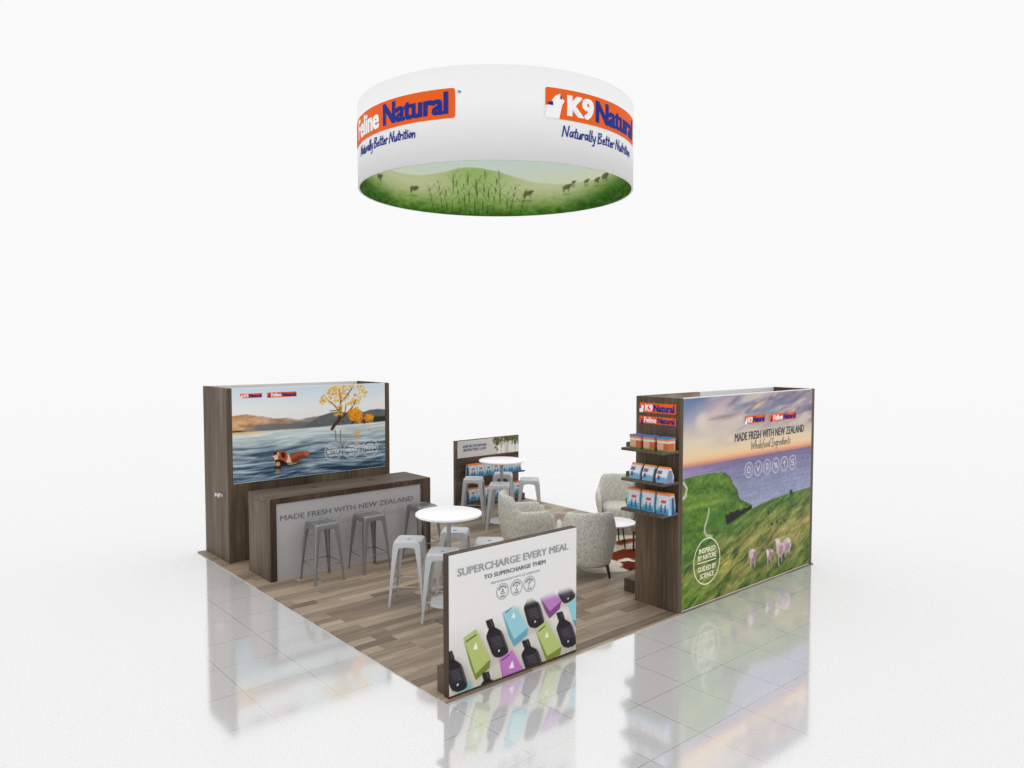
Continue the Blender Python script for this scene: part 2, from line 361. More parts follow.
# ------------------------------------------------------------------ hanging drum banner
DC = (3.119, 3.084); DR = 1.892; DZ0, DZ1 = 5.16, 6.235; BASE = math.atan2(CAM[1]-DC[1], CAM[0]-DC[0])
def drum(u, v, o=0, R=DR): # u = metres round the drum from its nearest point
    a = BASE - .0157 + np.asarray(u)/DR; return np.stack([(R+o)*np.cos(a), (R+o)*np.sin(a), np.asarray(v)-DZ0+0*a], -1)
D = thing('hanging_drum_banner', 'large white ring banner hanging above the booth with orange logos', 'hanging banner', (DC[0], DC[1], DZ0))
m_ = MB(); n = 128
ring = []
for r, z in ((DR, 0), (DR, DZ1-DZ0), (DR-.022, DZ1-DZ0), (DR-.022, 0)):
    ring += [(r*math.cos(2*PI*i/n), r*math.sin(2*PI*i/n), z) for i in range(n)]
m_.add(ring, [(j*n+i, j*n+(i+1) % n, ((j+1) % 4)*n+(i+1) % n, ((j+1) % 4)*n+i) for j in range(4) for i in range(n)], 0, False)
for k, f in enumerate(m_.f): m_.sm[k] = (k//n) in (0, 2)
part('fabric_ring', m_, M_DRUMW, D)
g = math.radians
feline_logo('logo', DR*g(-79.0), DR*g(-13.4), 5.645, 5.985, drum, D, .004, 'orange logo banner reading Feline Natural')
k9_logo('logo', DR*g(18.4), DR*g(73.5), 5.665, 6.015, drum, D, .004, 'orange logo banner reading K9 Natural')
lay('tagline', [(handwriting('Naturally Better Nutrition', DR*g(-66.5), DR*g(-29), 5.475, 5.60, .017), I_BL, 0)], drum, D, 'blue handwritten tagline', .004)
lay('tagline', [(handwriting('Naturally Better Nutrition', DR*g(25), DR*g(67), 5.47, 5.60, .017), I_BL, 0)], drum, D, 'blue handwritten tagline', .004)
lay('trademark', [(word('TM', DR*g(-12.6), DR*g(-11.4), 5.92, 5.95, .03), I_BL, 0)], drum, D, None, .004)
# printed lining: misty paddock with cattle and bare trees
p = Paint(0, 360, DZ0, DZ1, .5); p.step = .5
p = Paint.__new__(Paint); p.nx, p.nz, p.step = 620, 80, .01
p.X, p.Z = np.meshgrid(np.linspace(0, 360, 620), np.linspace(DZ0, DZ1, 80)); A, Z = p.X, p.Z
p.C = p.grad(Z, [(5.16,(200,212,165)),(5.6,(214,220,190)),(5.95,(205,216,208)),(6.23,(200,214,215))])
mir = np.abs(A-190)
ridge = 5.60+.33*np.exp(-(mir/26.0)**2)+.10*np.exp(-((A-250)/30)**2)+.03*fbm(A/9, Z*0, 3)
below = np.clip((ridge-Z)/.02, 0, 1)
G = p.grad(Z-.10*np.exp(-((mir-70)/28)**2)*0, [(5.16,(58,98,30)),(5.24,(88,128,50)),(5.34,(134,162,88)),(5.46,(176,188,132)),(5.6,(198,202,162)),(5.95,(184,196,146))])
lift = .22*np.clip((mir-40)/40, 0, 1)
G2 = p.grad(Z-lift, [(5.10,(54,92,32)),(5.20,(76,114,46)),(5.30,(126,152,86)),(5.44,(178,188,138)),(5.65,(202,206,170))])
a_ = below[..., None]; p.C = p.C*(1-a_)+np.minimum(G, G2)*a_
p.mixc(below*.45*np.exp(-(mir/16.0)**2)*np.clip((Z-5.2)/.2, 0, 1), (120,165,60))
nz = fbm(A/2.5, Z*30, 4, 3)-.5; p.C += (nz*70*np.clip((5.6-Z)/.4, 0, 1))[..., None]
st = np.abs(np.sin((A-190)*.13+ (Z-5.16)*6*np.sign(A-190)))
p.mixc((st > .93)*np.clip((5.42-Z)/.25, 0, 1)*.4*(mir < 60), (50,90,30))
def seg(P, wd, c, a=1.0):
    Xs = A*.033; p.mixc(np.clip((wd-sdf_line(Xs, Z, [(q_[0]*.033, q_[1]) for q_ in P]))/.012+.3, 0, 1)*a, c)
rr = random.Random(3)
for side in (1, -1):
    for a0, h, lean in ((3, .72, 1.5), (8, .62, 2.5), (12.5, .74, -1), (17, .52, 3), (1, .6, -1), (22, .42, 3), (5.5, .5, 1), (15, .4, 1)):
        b0 = 190+side*a0; b1 = b0+side*lean; seg([(b0, 5.16), ((b0+b1)/2, 5.16+h*.5), (b1, 5.16+h)], .006, (46,56,32), .95)
        for k in range(5):
            t = .3+.13*k; bx = b0+(b1-b0)*t; z_ = 5.16+h*t; dr = 1 if k % 2 else -1
            seg([(bx, z_), (bx+dr*rr.uniform(1.5, 3.2), z_+rr.uniform(.08, .17))], .004, (58,68,38), .75)
for ca, cz, s_ in ((224, 5.5, 1.25), (164, 5.52, 1.3), (143, 5.56, 1.25), (248, 5.54, 1.2), (118, 5.6, 1.5), (124, 5.58, 1.0), (131, 5.6, .8), (139, 5.62, .7)):
    Xs = A*.033; cx = ca*.033
    for dx, dz, rx, rz in ((0,0,.06,.034),(-.04,.012,.03,.028),(-.066,.022,.02,.018)):
        p.mixc(np.clip((1-np.hypot((Xs-cx-dx*s_)/(rx*s_), (Z-cz-dz*s_)/(rz*s_)))*4, 0, 1)*.8, (84,84,52))
    for dx in (-.04,-.025,.03,.045):
        p.mixc(np.clip((.008-np.abs(Xs-cx-dx*s_))/.006, 0, 1)*(Z < cz)*(Z > cz-.06*s_)*.75, (84,84,52))
    p.mixc(np.clip((1-np.hypot((Xs-cx)/(.08*s_), (Z-cz+.09*s_)/.02))*3, 0, 1)*.4, (80,110,45))
me = p.mesh('printed_lining', lambda a, z: np.stack([(DR-.026)*np.cos(np.radians(a)+BASE), (DR-.026)*np.sin(np.radians(a)+BASE), z-DZ0], -1), 1.12, M_PRINTM)
for pl in me.polygons: pl.use_smooth = True
part('printed_lining', me, None, D, 'green lining print of a misty paddock with cattle')
# ------------------------------------------------------------------ left storage wall with the lake picture
LX0, LX1, LY0, LY1, HW = .115, 2.712, 5.28, 6.205, 2.44
L = thing('storage_wall', 'tall weathered-oak storage wall with the lake and swimming dog picture', 'storage wall', (0,0,0))
m_ = MB(); m_.box(LX0, LX0+.075, LY0, LY1, 0, HW); part('end_panel', m_, W_DARK, L, None, .002)
m_ = MB(); m_.box(LX1-.08, LX1, LY0, LY1, 0, HW); part('end_panel', m_, W_DARK, L, None, .002)
m_ = MB(); m_.box(LX0+.075, LX1-.08, LY0+.012, LY0+.04, 0, 1.105); part('lower_panel', m_, W_DARK, L)
m_ = MB(); m_.box(LX0+.075, LX1-.08, LY0+.003, LY0+.04, 1.105, HW); part('picture_frame', m_, M_WALLW, L, 'white frame behind the picture')
m_ = MB(); m_.box(LX0+.075, LX1-.08, LY1-.04, LY1, 0, HW); part('back_panel', m_, M_WALLW, L)
m_ = MB()
for yy in (5.62, 5.51):
    m_.tube((LX0, yy, .925), (LX0-.035, yy, .925), .011, .011, 14)
    m_.lathe([(.0, 0)], 4) if 0 else None
    m_.tube((LX0-.03, yy, .925), (LX0-.055, yy, .925), .024, .026, 16)
m_.box(LX0-.006, LX0, 5.48, 5.65, .905, .945)
part('door_handle', m_, M_POLE, L, 'small silver handle on the end of the wall')
px = lambda pts, y0: [on_y(a, b, y0) for a, b in pts]
p = Paint(LX0+.075, LX1-.08, 1.112, 2.425, .0085); X, Z = p.X, p.Z
q = lambda *pts: px(pts, LY0)
p.C = p.grad(Z, [(1.9,(243,238,228)),(2.05,(240,240,238)),(2.42,(206,222,236))])
# far range
shore = np.interp(X, [a for a, b in q((233,432.5),(300,428.3),(385,421))], [b for a, b in q((233,432.5),(300,428.3),(385,421))])
def ridgeline(pts): P = q(*pts); return np.interp(X, [a for a, b in P], [b for a, b in P])
r1 = ridgeline([(233,416),(240,415),(247,414),(252,415.5),(262,416.5),(275,418.5),(288,418),(298,419.5),(312,417),(325,415),(385,412)])+.012*fbm(X*14, Z*0, 3, 5)
f_ = fbm(X*9, Z*22, 5, 2)
land = np.stack([np.interp(X, [.2,.8,1.3,2.6], v) for v in ((205,190,150,120),(160,152,140,122),(112,125,132,125))], -1) + ((f_-.5)*95)[..., None]
a_ = np.clip((r1-Z)/.012, 0, 1)[..., None]; p.C = p.C*(1-a_)+land*a_
p.mixc(np.clip((shore+.075+.05*fbm(X*5, X*0, 2)-Z)/.03, 0, 1)*.75*np.clip((X-.3)/.25, 0, 1), (98,102,112))
r2 = ridgeline([(233,440),(300,433),(303,427),(312,420.5),(322,415),(332,411.8),(342,411.5),(352,413),(362,412),(370,409.5),(378,408.5),(385,409)])
p.mixc(np.clip((r2-Z)/.012, 0, 1), (92,98,100)); p.mixc(np.clip((r2-Z)/.012, 0, 1)*np.clip(fbm(X*12, Z*18, 4, 9)*2-.8, 0, 1)*.5, (128,126,118))
p.mixc(np.clip((shore+.09-Z)/.015, 0, 1)*np.clip((X-2.15)/.12, 0, 1), (46,48,42))
p.mixc(np.clip((shore+.03-Z)/.02, 0, 1)*np.clip((.42-X)/.12, 0, 1), (60,56,36))
# water
wt = p.grad(Z, [(1.11,(100,122,142)),(1.3,(122,142,158)),(1.5,(150,166,176)),(1.66,(184,198,202)),(1.78,(206,216,214)),(1.95,(204,214,212))])
wav = fbm(X*3.2+Z*3, Z*40+1.0*np.sin(X*3.5), 4, 11)-.5; amp = np.interp(Z, [1.1,1.45,1.7,1.95], [300,220,90,36]); wt = wt+(wav*amp)[..., None]*np.array([1,.93,.85])
dk = np.clip((fbm(X*1.6+3, Z*26+np.sin(X*3), 3, 21)-.57)*8, 0, 1)*np.interp(Z, [1.1,1.55,1.72], [.85,.6,0]); wt = wt*(1-dk[..., None])+np.array((30,50,72))*dk[..., None]
a_ = np.clip((shore-Z)/.008, 0, 1)[..., None]; p.C = p.C*(1-a_)+wt*a_
p.mixc(np.clip((shore-Z)/.01, 0, 1)*np.clip((Z-(shore-.07))/.05, 0, 1)*np.clip((.75-X)/.3, 0, 1)*.7, (216,180,112))
# tree
tr = lambda pts, wd, c=(70,45,30), a=1: p.line(q(*pts), wd, c, a)
for pts, wd in (([(332,429),(335,424.5),(338.5,421),(340,415),(340.5,408)],.05), ([(338,421),(344,416),(352,408),(356,400)],.022), ([(340,412),(334,405),(328,400)],.018), ([(340,408),(341,398),(339,390)],.02),
                ([(341,402),(348,394),(352,388)],.016), ([(345,413),(346,404)],.014), ([(340,410),(330,411)],.012), ([(352,424),(355,418),(352,412)],.02), ([(364,424),(367,419)],.014), ([(339,421),(344,421.5)],.012)):
    tr(pts, wd)
rr = random.Random(8)
cl = [(340,388,9,4),(351,387,8,3.5),(333,392,6,4),(326,398,5,3.6),(323,402,4,2.6),(334,400,6,4),(342,396,7,5),(361,389,4,5),(364,393,3,4),(357,399,5,5),(348,403,4,2.5),(353,403,4,3),(340,408,3,4),(339,413,6,3),(354,408,4,3),(337,386,5,2.5)]
for cx, cy, rx, ry in cl:
    for k in range(int(8+rx*ry*1.7)):
        a, r = rr.uniform(0, 2*PI), math.sqrt(rr.random()); P = on_y(cx+rx*r*math.cos(a), max(384.6, cy+ry*r*math.sin(a)), LY0); s_ = rr.uniform(.008, .024)
        p.ell(P[0], P[1], s_, s_*.9, rr.choice([(232,172,48),(214,148,30),(240,196,90),(246,214,130),(200,132,36),(226,160,60),(244,224,170)]), .8, .7)
for cx, cy, rx, ry in ((355,415,7,5.2),(359,418,3.5,4.5),(369,418,4.3,3.8),(351,413,4,2)):
    for k in range(int(rx*ry*3.2)):
        a, r = rr.uniform(0, 2*PI), math.sqrt(rr.random()); P = on_y(cx+rx*r*math.cos(a), cy+ry*r*math.sin(a), LY0); s_ = rr.uniform(.018, .036)
        p.ell(P[0], P[1], s_, s_*.9, rr.choice([(232,150,20),(215,130,20),(240,170,40),(200,110,30)]), .9, .6)
tr([(335,430),(336,440)], .02, (110,92,74), .7); tr([(340.5,430),(340.5,441)], .02, (120,100,82), .7)
for cx, cy, rx, ry, a in ((357,434,4.5,7,.75),(357,444,4,5,.45),(369,430,3,2.4,.55)):
    P = on_y(cx, cy, LY0); p.ell(P[0], P[1], rx*.0155, ry*.0145, (214,164,98), a, .8)
# swimming dog: body, chest, head, ear, muzzle with ball
dg = lambda cx, cy, rx, rz, c, rot=0, a=1, soft=.2: p.ell(*on_y(cx, cy, LY0), rx, rz, c, a, soft, rot)
Q = lambda P_, c_, al=1, sf=.012: p.poly(q(*P_), c_, sf, al)
dg(290,464,.28,.05,(30,36,42),.05,.85,.6)
Q([(287,455.5),(291,454.5),(296,453),(302,451.8),(307,451.6),(310,452.5),(309.5,455),(305,457.5),(299,460),(293,462.3),(288,463)], (140,62,30))
Q([(290,455.5),(296,453.7),(302,452.4),(307,452.2),(305,454),(298,456),(292,459)], (182,88,46), .9)
Q([(293,460.5),(300,457),(306,455.5),(299,459.5),(294,462)], (96,42,20), .7); Q([(304,452.2),(309.5,452.8),(309,454.8),(305,456)], (196,130,92), .7)
Q([(285.5,453.5),(289,454.5),(290.5,458),(291.5,462.5),(287,463),(285,459)], (232,204,178))
Q([(276.5,452.2),(280,450.8),(284.5,451),(287,453),(288,457),(286.5,461),(283,462),(279,459.5),(275,460),(272.8,458.5),(273.5,455)], (176,84,40))
Q([(273,456),(275.5,454.5),(277.5,455.5),(278.5,459),(275.5,460),(272.8,459)], (222,206,192)); Q([(277.3,452.5),(278.8,452),(279,455.5),(277.8,456.5)], (226,196,168), .85)
Q([(280.5,452.5),(284,452),(285.5,454.5),(284.5,458),(282,457.5)], (60,30,20)); Q([(273.8,452.8),(276,451.6),(276.8,453),(275,455.3),(273.5,455)], (34,26,22)); Q([(272.6,457.6),(274,457.4),(274.2,459.4),(272.8,459.4)], (150,60,40))
Q([(275,460.5),(279,459.3),(284,461),(287,463),(282,465),(276,464)], (30,24,24)); dg(278,464,.035,.036,(222,160,70)); dg(278,467.8,.06,.03,(34,40,46),0,.8)
dg(277.5,471.5,.042,.045,(178,146,92),0,.85,.5); dg(277.5,471,.05,.008,(60,70,76),0,.6); dg(292.5,463.5,.085,.013,(214,170,120),.05,.8); dg(303,461.5,.14,.012,(110,120,110),.05,.5)
me = p.mesh('lake_picture', lambda x, z: wall_y(LY0)(x, z, 0), 1.12); part('lake_picture', me, None, L, 'lake photograph with an autumn tree and a brown dog swimming')
PW = wall_y(LY0)
k9_logo('logo', .307, .621, 2.298, 2.36, PW, L); feline_logo('logo', .695, 1.14, 2.29, 2.363, PW, L)
for cx, ws in ((1.717, ('NATURALLY','BETTER','NUTRITION')), (2.03, ('HIGH','MEAT','DIET')), (2.355, ('MADE','FRESH','SIMPLY'))):
    cz = 1.425; it = [(ring2d(cx, cz, .138, .138, .009), I_LAV, 0), (ring2d(cx, cz, .122, .122, .004), I_LAV, 0)]
    for k, s_ in enumerate(ws):
        hw = (.085, .1, .07)[k]; hw = .05 if len(s_) < 5 and k != 1 else hw; h = (.03, .052, .03)[k]; zc = cz+(.06, 0, -.062)[k]
        it.append((word(s_, cx-hw, cx+hw, zc-h/2, zc+h/2, .03), I_WH, 0))
    lay('round_seal', it, PW, L, 'white round seal printed on the lake picture')

# ------------------------------------------------------------------ counter
CX0, CX1, CY0, CY1, CH = .2055, 2.675, 4.09, 4.79, 1.075
c = thing('bar_counter', 'long weathered-oak bar counter with a grey printed front', 'counter', (0,0,0))
m_ = MB(); m_.box(CX0, CX1, CY0, CY1, CH-.075, CH); part('counter_top', m_, W_HORZ, c, None, .002)
m_ = MB(); m_.box(CX0, CX0+.085, CY0, CY1, 0, CH-.0755); part('end_panel', m_, W_DARK, c, None, .002)
m_ = MB(); m_.box(CX1-.165, CX1, CY0, CY1, 0, CH-.0755); part('end_panel', m_, W_DARK, c, None, .002)
m_ = MB(); m_.box(CX0+.085, CX1-.165, CY0+.012, CY0+.04, 0, CH-.0755); part('printed_front', m_, plain('grey_print_panel', (180,178,180), .45), c, 'grey front panel')
m_ = MB(); P_ = [(CX0,0),(CX0+.085,0),(CX0+.085,CH-.075),(CX1-.165,CH-.075),(CX1-.165,0),(CX1,0),(CX1,CH-.002),(CX0,CH-.002)]
V_ = [(a, CY0-.003, b_) for a, b_ in P_]+[(a, CY0-.0003, b_) for a, b_ in P_]
m_.add(V_, [(0,1,2,7),(2,3,6,7),(3,4,5,6),(15,10,9,8),(15,14,11,10),(14,13,12,11)]+[(i,(i+1)%8+0,(i+1)%8+8,i+8)[::-1] for i in range(8)])
part('edge_banding', m_, W_DEEP, c, 'darker brown front edge')
for gx in (1.01, 1.90):
    m_ = MB(); m_.lathe([(.045,0),(.045,.004),(.03,.005),(.03,.002),(0,.002)], 20); part('cable_grommet', m_, plain('bronze_cap', (52,40,32), .5), c, None, 0, (gx, 4.49, CH))
CW = wall_y(CY0+.012)
lay('headline', [(word('MADE FRESH WITH NEW ZEALAND', .345, 2.378, .772, .842, .012), I_G2, 0)], CW, c)
lay('script_line', [(handwriting('Wholefood Ingredients', .75, 2.2, .62, .74, .009), I_GF, 0)], CW, c)
for k in range(4):
    cx = .42+.305*k+.03; cx = (.75, 1.02, 1.30, 1.60)[k]; cz = .40
    it = [(ring2d(cx, cz, .125, .125, .007), I_GF, 0), (ring2d(cx, cz, .095, .095, .004), I_GF, 0), (stroke2d([[(cx-.04,cz-.04),(cx-.02,cz+.05),(cx+.02,cz+.05),(cx+.04,cz-.03),(cx-.04,cz-.04)],[(cx-.03,cz),(cx+.04,cz+.01)]], .007), I_GF, 0)]
    lay('round_seal', it, CW, c)

# ------------------------------------------------------------------ right storage wall with the coast picture
RX0, RX1, RY0, RY1 = 3.214, 6.27, 0.0, .618
R_ = thing('storage_wall', 'tall weathered-oak storage wall with the green coast and sheep picture', 'storage wall', (0,0,0))
m_ = MB(); m_.box(RX0, RX0+.075, RY0, RY1, 0, HW); part('end_panel', m_, W_DARK, R_, None, .002)
m_ = MB(); m_.box(RX1-.07, RX1, RY0, RY1, 0, HW); part('end_panel', m_, W_EDGE, R_, None, .002)
m_ = MB(); m_.box(RX0+.075, RX1-.07, RY0+.003, RY0+.04, .0, HW); part('picture_frame', m_, M_WALLW, R_, 'white frame behind the picture')
m_ = MB(); m_.box(RX0+.075, RX0+1.2, RY1-.04, RY1, 0, HW); part('back_panel', m_, W_DARK, R_)
m_ = MB(); m_.box(RX0+.076, RX0+1.2, RY1-.046, RY1-.0405, 0, HW-.002); part('inner_lining', m_, wood('raw_oak_board', (140,124,102), (166,150,126), (190,174,150), (2, 30, 30)), R_, 'pale raw board inside the hollow wall')
m_ = MB(); m_.box(RX0+1.2, RX1-.07, RY1-.04, RY1, 0, HW); part('back_panel', m_, M_WALLW, R_, 'white back panel')
RW = wall_y(RY0)
p = Paint(RX0+.075, RX1-.07, .012, 2.43, .0095); X, Z = p.X, p.Z; q = lambda *pts: px(pts, 0.0)
p.C = p.grad(Z, [(1.66,(228,160,132)),(1.69,(246,190,146)),(1.75,(246,214,170)),(1.93,(232,216,190)),(2.08,(198,190,190)),(2.22,(144,156,182)),(2.43,(104,126,166))])
dd = (X-3.3)/2.8
p.mixc(np.clip(dd*1.3-.3, 0, 1)*np.clip((Z-1.85)/.3, 0, 1)*.8, (128,122,142))
u = X*.8+Z*1.2; v = Z*3.2-X*.75
cn = fbm(u*1.3, v*1.9, 5, 31); m1 = np.clip((cn-.43)*5, 0, 1)*np.clip((X-3.75)/.4, 0, 1)*np.clip((Z-1.8)/.15, 0, 1)
p.mixc(m1*.85, (198,172,178))
m2 = np.clip((fbm(u*1.5+7, v*2.4, 5, 41)-.5)*6, 0, 1)*np.clip((X-3.7)/.3, 0, 1)*np.clip((Z-1.85)/.1, 0, 1)
p.mixc(m2*.8, (226,208,194))
m3 = np.clip((fbm(u*1.7+2, v*3+5, 4, 51)-.52)*7, 0, 1)*np.clip((X-4.2)/.4, 0, 1)*np.clip((Z-1.95)/.15, 0, 1)
p.mixc(m3*.7, (104,96,118))
for a, b, rx, rz, rot, cc, al in ((716,410,.75,.24,.22,(206,184,190),.75),(722,422,.8,.16,.1,(224,206,194),.7),(704,424,.22,.14,-.3,(234,220,204),.8),(727,400,.5,.10,.35,(196,170,184),.6),(735,414,.55,.05,.2,(160,140,150),.6),(746,433,.7,.05,.1,(228,212,190),.6),(703,418,.16,.10,.2,(232,218,202),.75),(713,414,.34,.07,.25,(226,208,196),.6),(720,407,.3,.05,.4,(214,186,186),.7),(712,424,.3,.06,.1,(222,204,192),.7),(700,424,.12,.12,-.5,(230,216,200),.6),
                              (722,417,.36,.035,.05,(150,128,136),.7),(757,406,.22,.045,.35,(238,214,176),.9),(765,401,.3,.03,.5,(216,176,176),.7),(742,412,.4,.03,.35,(205,160,170),.6),(780,414,.4,.03,.35,(205,170,176),.6),(795,400,.35,.05,.3,(110,104,128),.7),(735,400,.25,.04,.5,(120,112,138),.6)):
    P = on_y(a, b, 0); p.ell(P[0], P[1], rx, rz, cc, al, .9, rot)
sea = p.grad(Z, [(.9,(168,172,196)),(1.3,(146,150,182)),(1.52,(136,132,168)),(1.66,(120,108,150))])+((fbm(X*4, Z*45, 4, 61)-.5)*34)[..., None]
sea = sea+(np.clip((4.3-X)/1.0, 0, 1)*30)[..., None]*np.array([1,.7,.8])
a_ = np.clip((1.655-Z)/.008, 0, 1)[..., None]; p.C = p.C*(1-a_)+sea*a_
p.mixc(np.exp(-((Z-1.665)/.022)**2)*.5, (214,134,122))
gn = fbm(X*6+Z*3, Z*9, 5, 71); gs = fbm(X*3, Z*26-X*5, 4, 77)
g5 = fbm(X*22, Z*40, 3, 73)-.5; green = np.stack([40+66*gn+34*gs+44*g5, 80+66*gn+30*gs+50*g5, 22+34*gn+8*gs+20*g5], -1)
head = q((678,481),(690,477.5),(700,475),(713,472.8),(722,472.3),(727,474),(731,477.5),(733,484),(737,489),(738.5,495),(740,499),(746,502),(752,504.5),(752,509),(740,520),(720,540),(690,560),(676,566))
a_ = np.clip(.5-sdf_poly(X, Z, head)/.01, 0, 1)[..., None]; p.C = p.C*(1-a_)+green*a_
p.mixc(a_[..., 0]*np.clip(.5-(sdf_line(X, Z, q((725,473),(731,478),(733,484),(737,489),(739,499),(747,503)))-.03)/.04, 0, 1)*.55, (74,72,52))
p.mixc(a_[..., 0]*np.exp(-((Z-on_y(690,508,0)[1])/.03)**2)*.45*np.clip((4.35-X)/.4, 0, 1), (176,186,96))
for P_, c_, al in ((((684,499),(700,497),(716,496)),(150,160,80),.4),(((712,497),(726,500),(738,503)),(92,120,52),.5),(((700,488),(715,486),(730,490)),(60,100,34),.4),(((684,533),(693,531),(703,529)),(40,70,24),.5),(((716,519),(720,513)),(46,110,44),.6),(((708,512),(722,522)),(50,116,44),.5)):
    p.line(q(*P_), .03, c_, al, .05)
p.poly(q((709,509),(723,511),(725,523),(717,531),(708,533)), (58,122,44), .06, .45)
p.poly(q((725.5,514),(728,515),(731,511.5),(734,512),(737,509.8),(741,510.5),(744,507.8),(747,508),(750,505.5),(752,505.5),(752,509.5),(744,514),(734,520.5),(727,525),(726,520)), (28,28,24), .02)
p.poly(q((709,530),(714,528.5),(720,527.5),(713,531),(708,533)), (130,104,66), .02, .8)
road = (196,196,176)
p.line(q((709,508.5),(708.6,514),(707,520),(705,526),(704.6,532),(706.5,535.5),(712,536.5)), .042, (120,140,70), .7, .02); p.line(q((709,508.5),(708.6,514),(707,520),(705,526),(704.6,532),(706.5,535.5),(712,536.5)), .026, road)
p.line(q((683.5,483),(687,488.5),(685.5,496),(680,502)), .03, (214,206,190))
# near slope
hillz = np.interp(X, [a for a, b in q((676,560),(700,546),(715,535),(735,519.5),(752,508),(770,499.5),(790,492.5),(812,486))], [b for a, b in q((676,560),(700,546),(715,535),(735,519.5),(752,508),(770,499.5),(790,492.5),(812,486))])
t = np.clip((hillz-Z)/.012, 0, 1); g1 = fbm(X*7+Z*5, Z*15-X*7, 5, 81); g2 = fbm(X*3.5+Z*2, Z*9-X*4, 4, 91); al_ = X*.93+Z*.36; pe_ = -X*.36+Z*.93; g3 = fbm(al_*5, pe_*34, 5, 95); g4 = fbm(al_*9+pe_*12, pe_*30, 4, 97)
dp = np.clip((hillz-Z), 0, 3)
band = np.exp(-((dp-.42)/.26)**2)*np.clip((X-3.9)/.8, .2, 1); base = np.stack([np.interp(dp, [0,.15,.45,.8,1.3], v) for v in ((78,96,142,104,84), (112,122,142,120,112), (44,52,72,50,38))], -1)
nearc = base + (g3-.5)[..., None]*np.array((120,112,70)) + (g4-.5)[..., None]*np.array((70,74,44)) + (g2-.5)[..., None]*np.array((70,40,34)) + band[..., None]*(g1-.35)[..., None]*np.array((70,36,34))
nearc = np.clip(nearc, 18, 235)
left = np.clip((4.2-X-.0*Z)/.8, 0, 1)[..., None]*np.clip((.75-Z)/.5, 0, 1)[..., None]; nearc = nearc*(1-left*.7)+np.stack([66+60*g1+60*(g3-.5), 108+60*g1+60*(g3-.5), 26+36*g1+30*(g3-.5)], -1)*left*.7
p.C = p.C*(1-t[..., None])+nearc*t[..., None]
p.mixc(t*np.clip((fbm(X*5+11, Z*14-X*6, 4, 99)-.56)*6, 0, 1)*.75*np.clip((.9-Z)/.4, 0, 1), (38,66,30))
p.mixc(t*np.clip((fbm(al_*2+4, pe_*7, 3, 105)-.54)*6, 0, 1)*.45*np.clip(dp/.15, 0, 1)*np.clip((1.3-dp)/.4, 0, 1), (184,164,106))
p.mixc(t*np.clip(1-(hillz-Z)/.25, 0, 1)*.35, (92,128,56))
for cx, cy, r in ((768.5,512.5,.022),(791,492,.03),(772,524,.02),(784,520,.015),(777,522,.02)):
    P = on_y(cx, cy, 0); p.ell(P[0], P[1], r*1.6, r*1.6, (40,54,28), .9, .5)
for sx, sy, k in ((754.5,565,1.0),(768.5,560,.9),(781,556,1.3),(790,548,1.1)):
    P = on_y(sx, sy, 0); p.ell(P[0]+.02, P[1], .13*k, .07*k, (34,62,30), .8, .8)
FL, FD, FH = (214,186,190), (160,128,142), (232,216,210)
def blob(P_, c_, al=1, sf=.02): p.poly(q(*P_), c_, sf, al)
blob([(749.5,551),(752,549),(756,550),(757,555),(756,561),(754,564),(751.5,564),(749.5,559)], FD); blob([(748.5,551.5),(751,550.5),(753.5,552),(753.5,557),(751,560),(748.8,556)], FL); blob([(750,549.3),(753,548.8),(755.5,550.5),(754,552),(751,551.5)], FH)
blob([(766.8,549.5),(770,548.4),(773.8,550),(773.8,555),(771.5,559),(768.8,561),(767,556)], FD); blob([(766,550),(768.3,549.3),(769.3,552),(768.6,557),(767,557)], FH); blob([(770,548.8),(773,549.8),(773.3,552.5),(770.5,552)], FL)
blob([(783,541),(786,537.5),(789,537.3),(791,540),(791.3,546),(789.5,551),(786,553.5),(783.5,551)], FL); blob([(785.5,545),(789,543),(790.3,547),(787,552),(784.5,551.5)], FD, .8); blob([(787,538.5),(789.5,538.5),(790,542),(787.5,542)], FH)
blob([(776,542.5),(779,541.5),(783.5,542.5),(785,546),(783.5,553),(780.5,557.5),(778,556),(776.5,550)], FL); blob([(779.5,546),(783,545),(783,552),(780,556.5),(778.5,553)], FD, .8)
blob([(775,539.5),(777,538.3),(779.5,538.8),(780,541.5),(778.5,544.5),(776.3,544)], FH); blob([(774,539),(775.8,539.2),(775.5,540.5)], FL); blob([(779.6,538.5),(781.4,538.7),(780,540.3)], FL)
for P_ in (((750.8,561),(751,567)),((755,562),(754.8,566.5)),((767.8,558),(767.8,563)),((771,558),(770.8,562)),((778.6,555),(778.8,566)),((781.6,555),(781.8,561)),((785,552),(785.3,556)),((789.6,549),(789.8,553))):
    p.line(q(*P_), .02, (200,180,172))
p.C += ((fbm(X*30, Z*36, 3, 111)-.5)*34)[..., None]*np.clip((1.6-Z)/.1, 0, 1)[..., None]
me = p.mesh('coast_picture', lambda x, z: RW(x, z, 0), .92); part('coast_picture', me, None, R_, 'coast photograph with green cliffs, purple sea and three sheep')
k9_logo('logo', 4.53, 5.0, 2.062, 2.160, RW, R_); feline_logo('logo', 5.105, 5.78, 2.056, 2.148, RW, R_)
lay('headline', [(word('MADE FRESH WITH NEW ZEALAND', 4.32, 5.985, 1.862, 1.965, .014), I_G3, 0)], RW, R_)
lay('script_line', [(handwriting('Wholefood Ingredients', 4.68, 5.64, 1.735, 1.845, .011), I_SG, 0)], RW, R_)
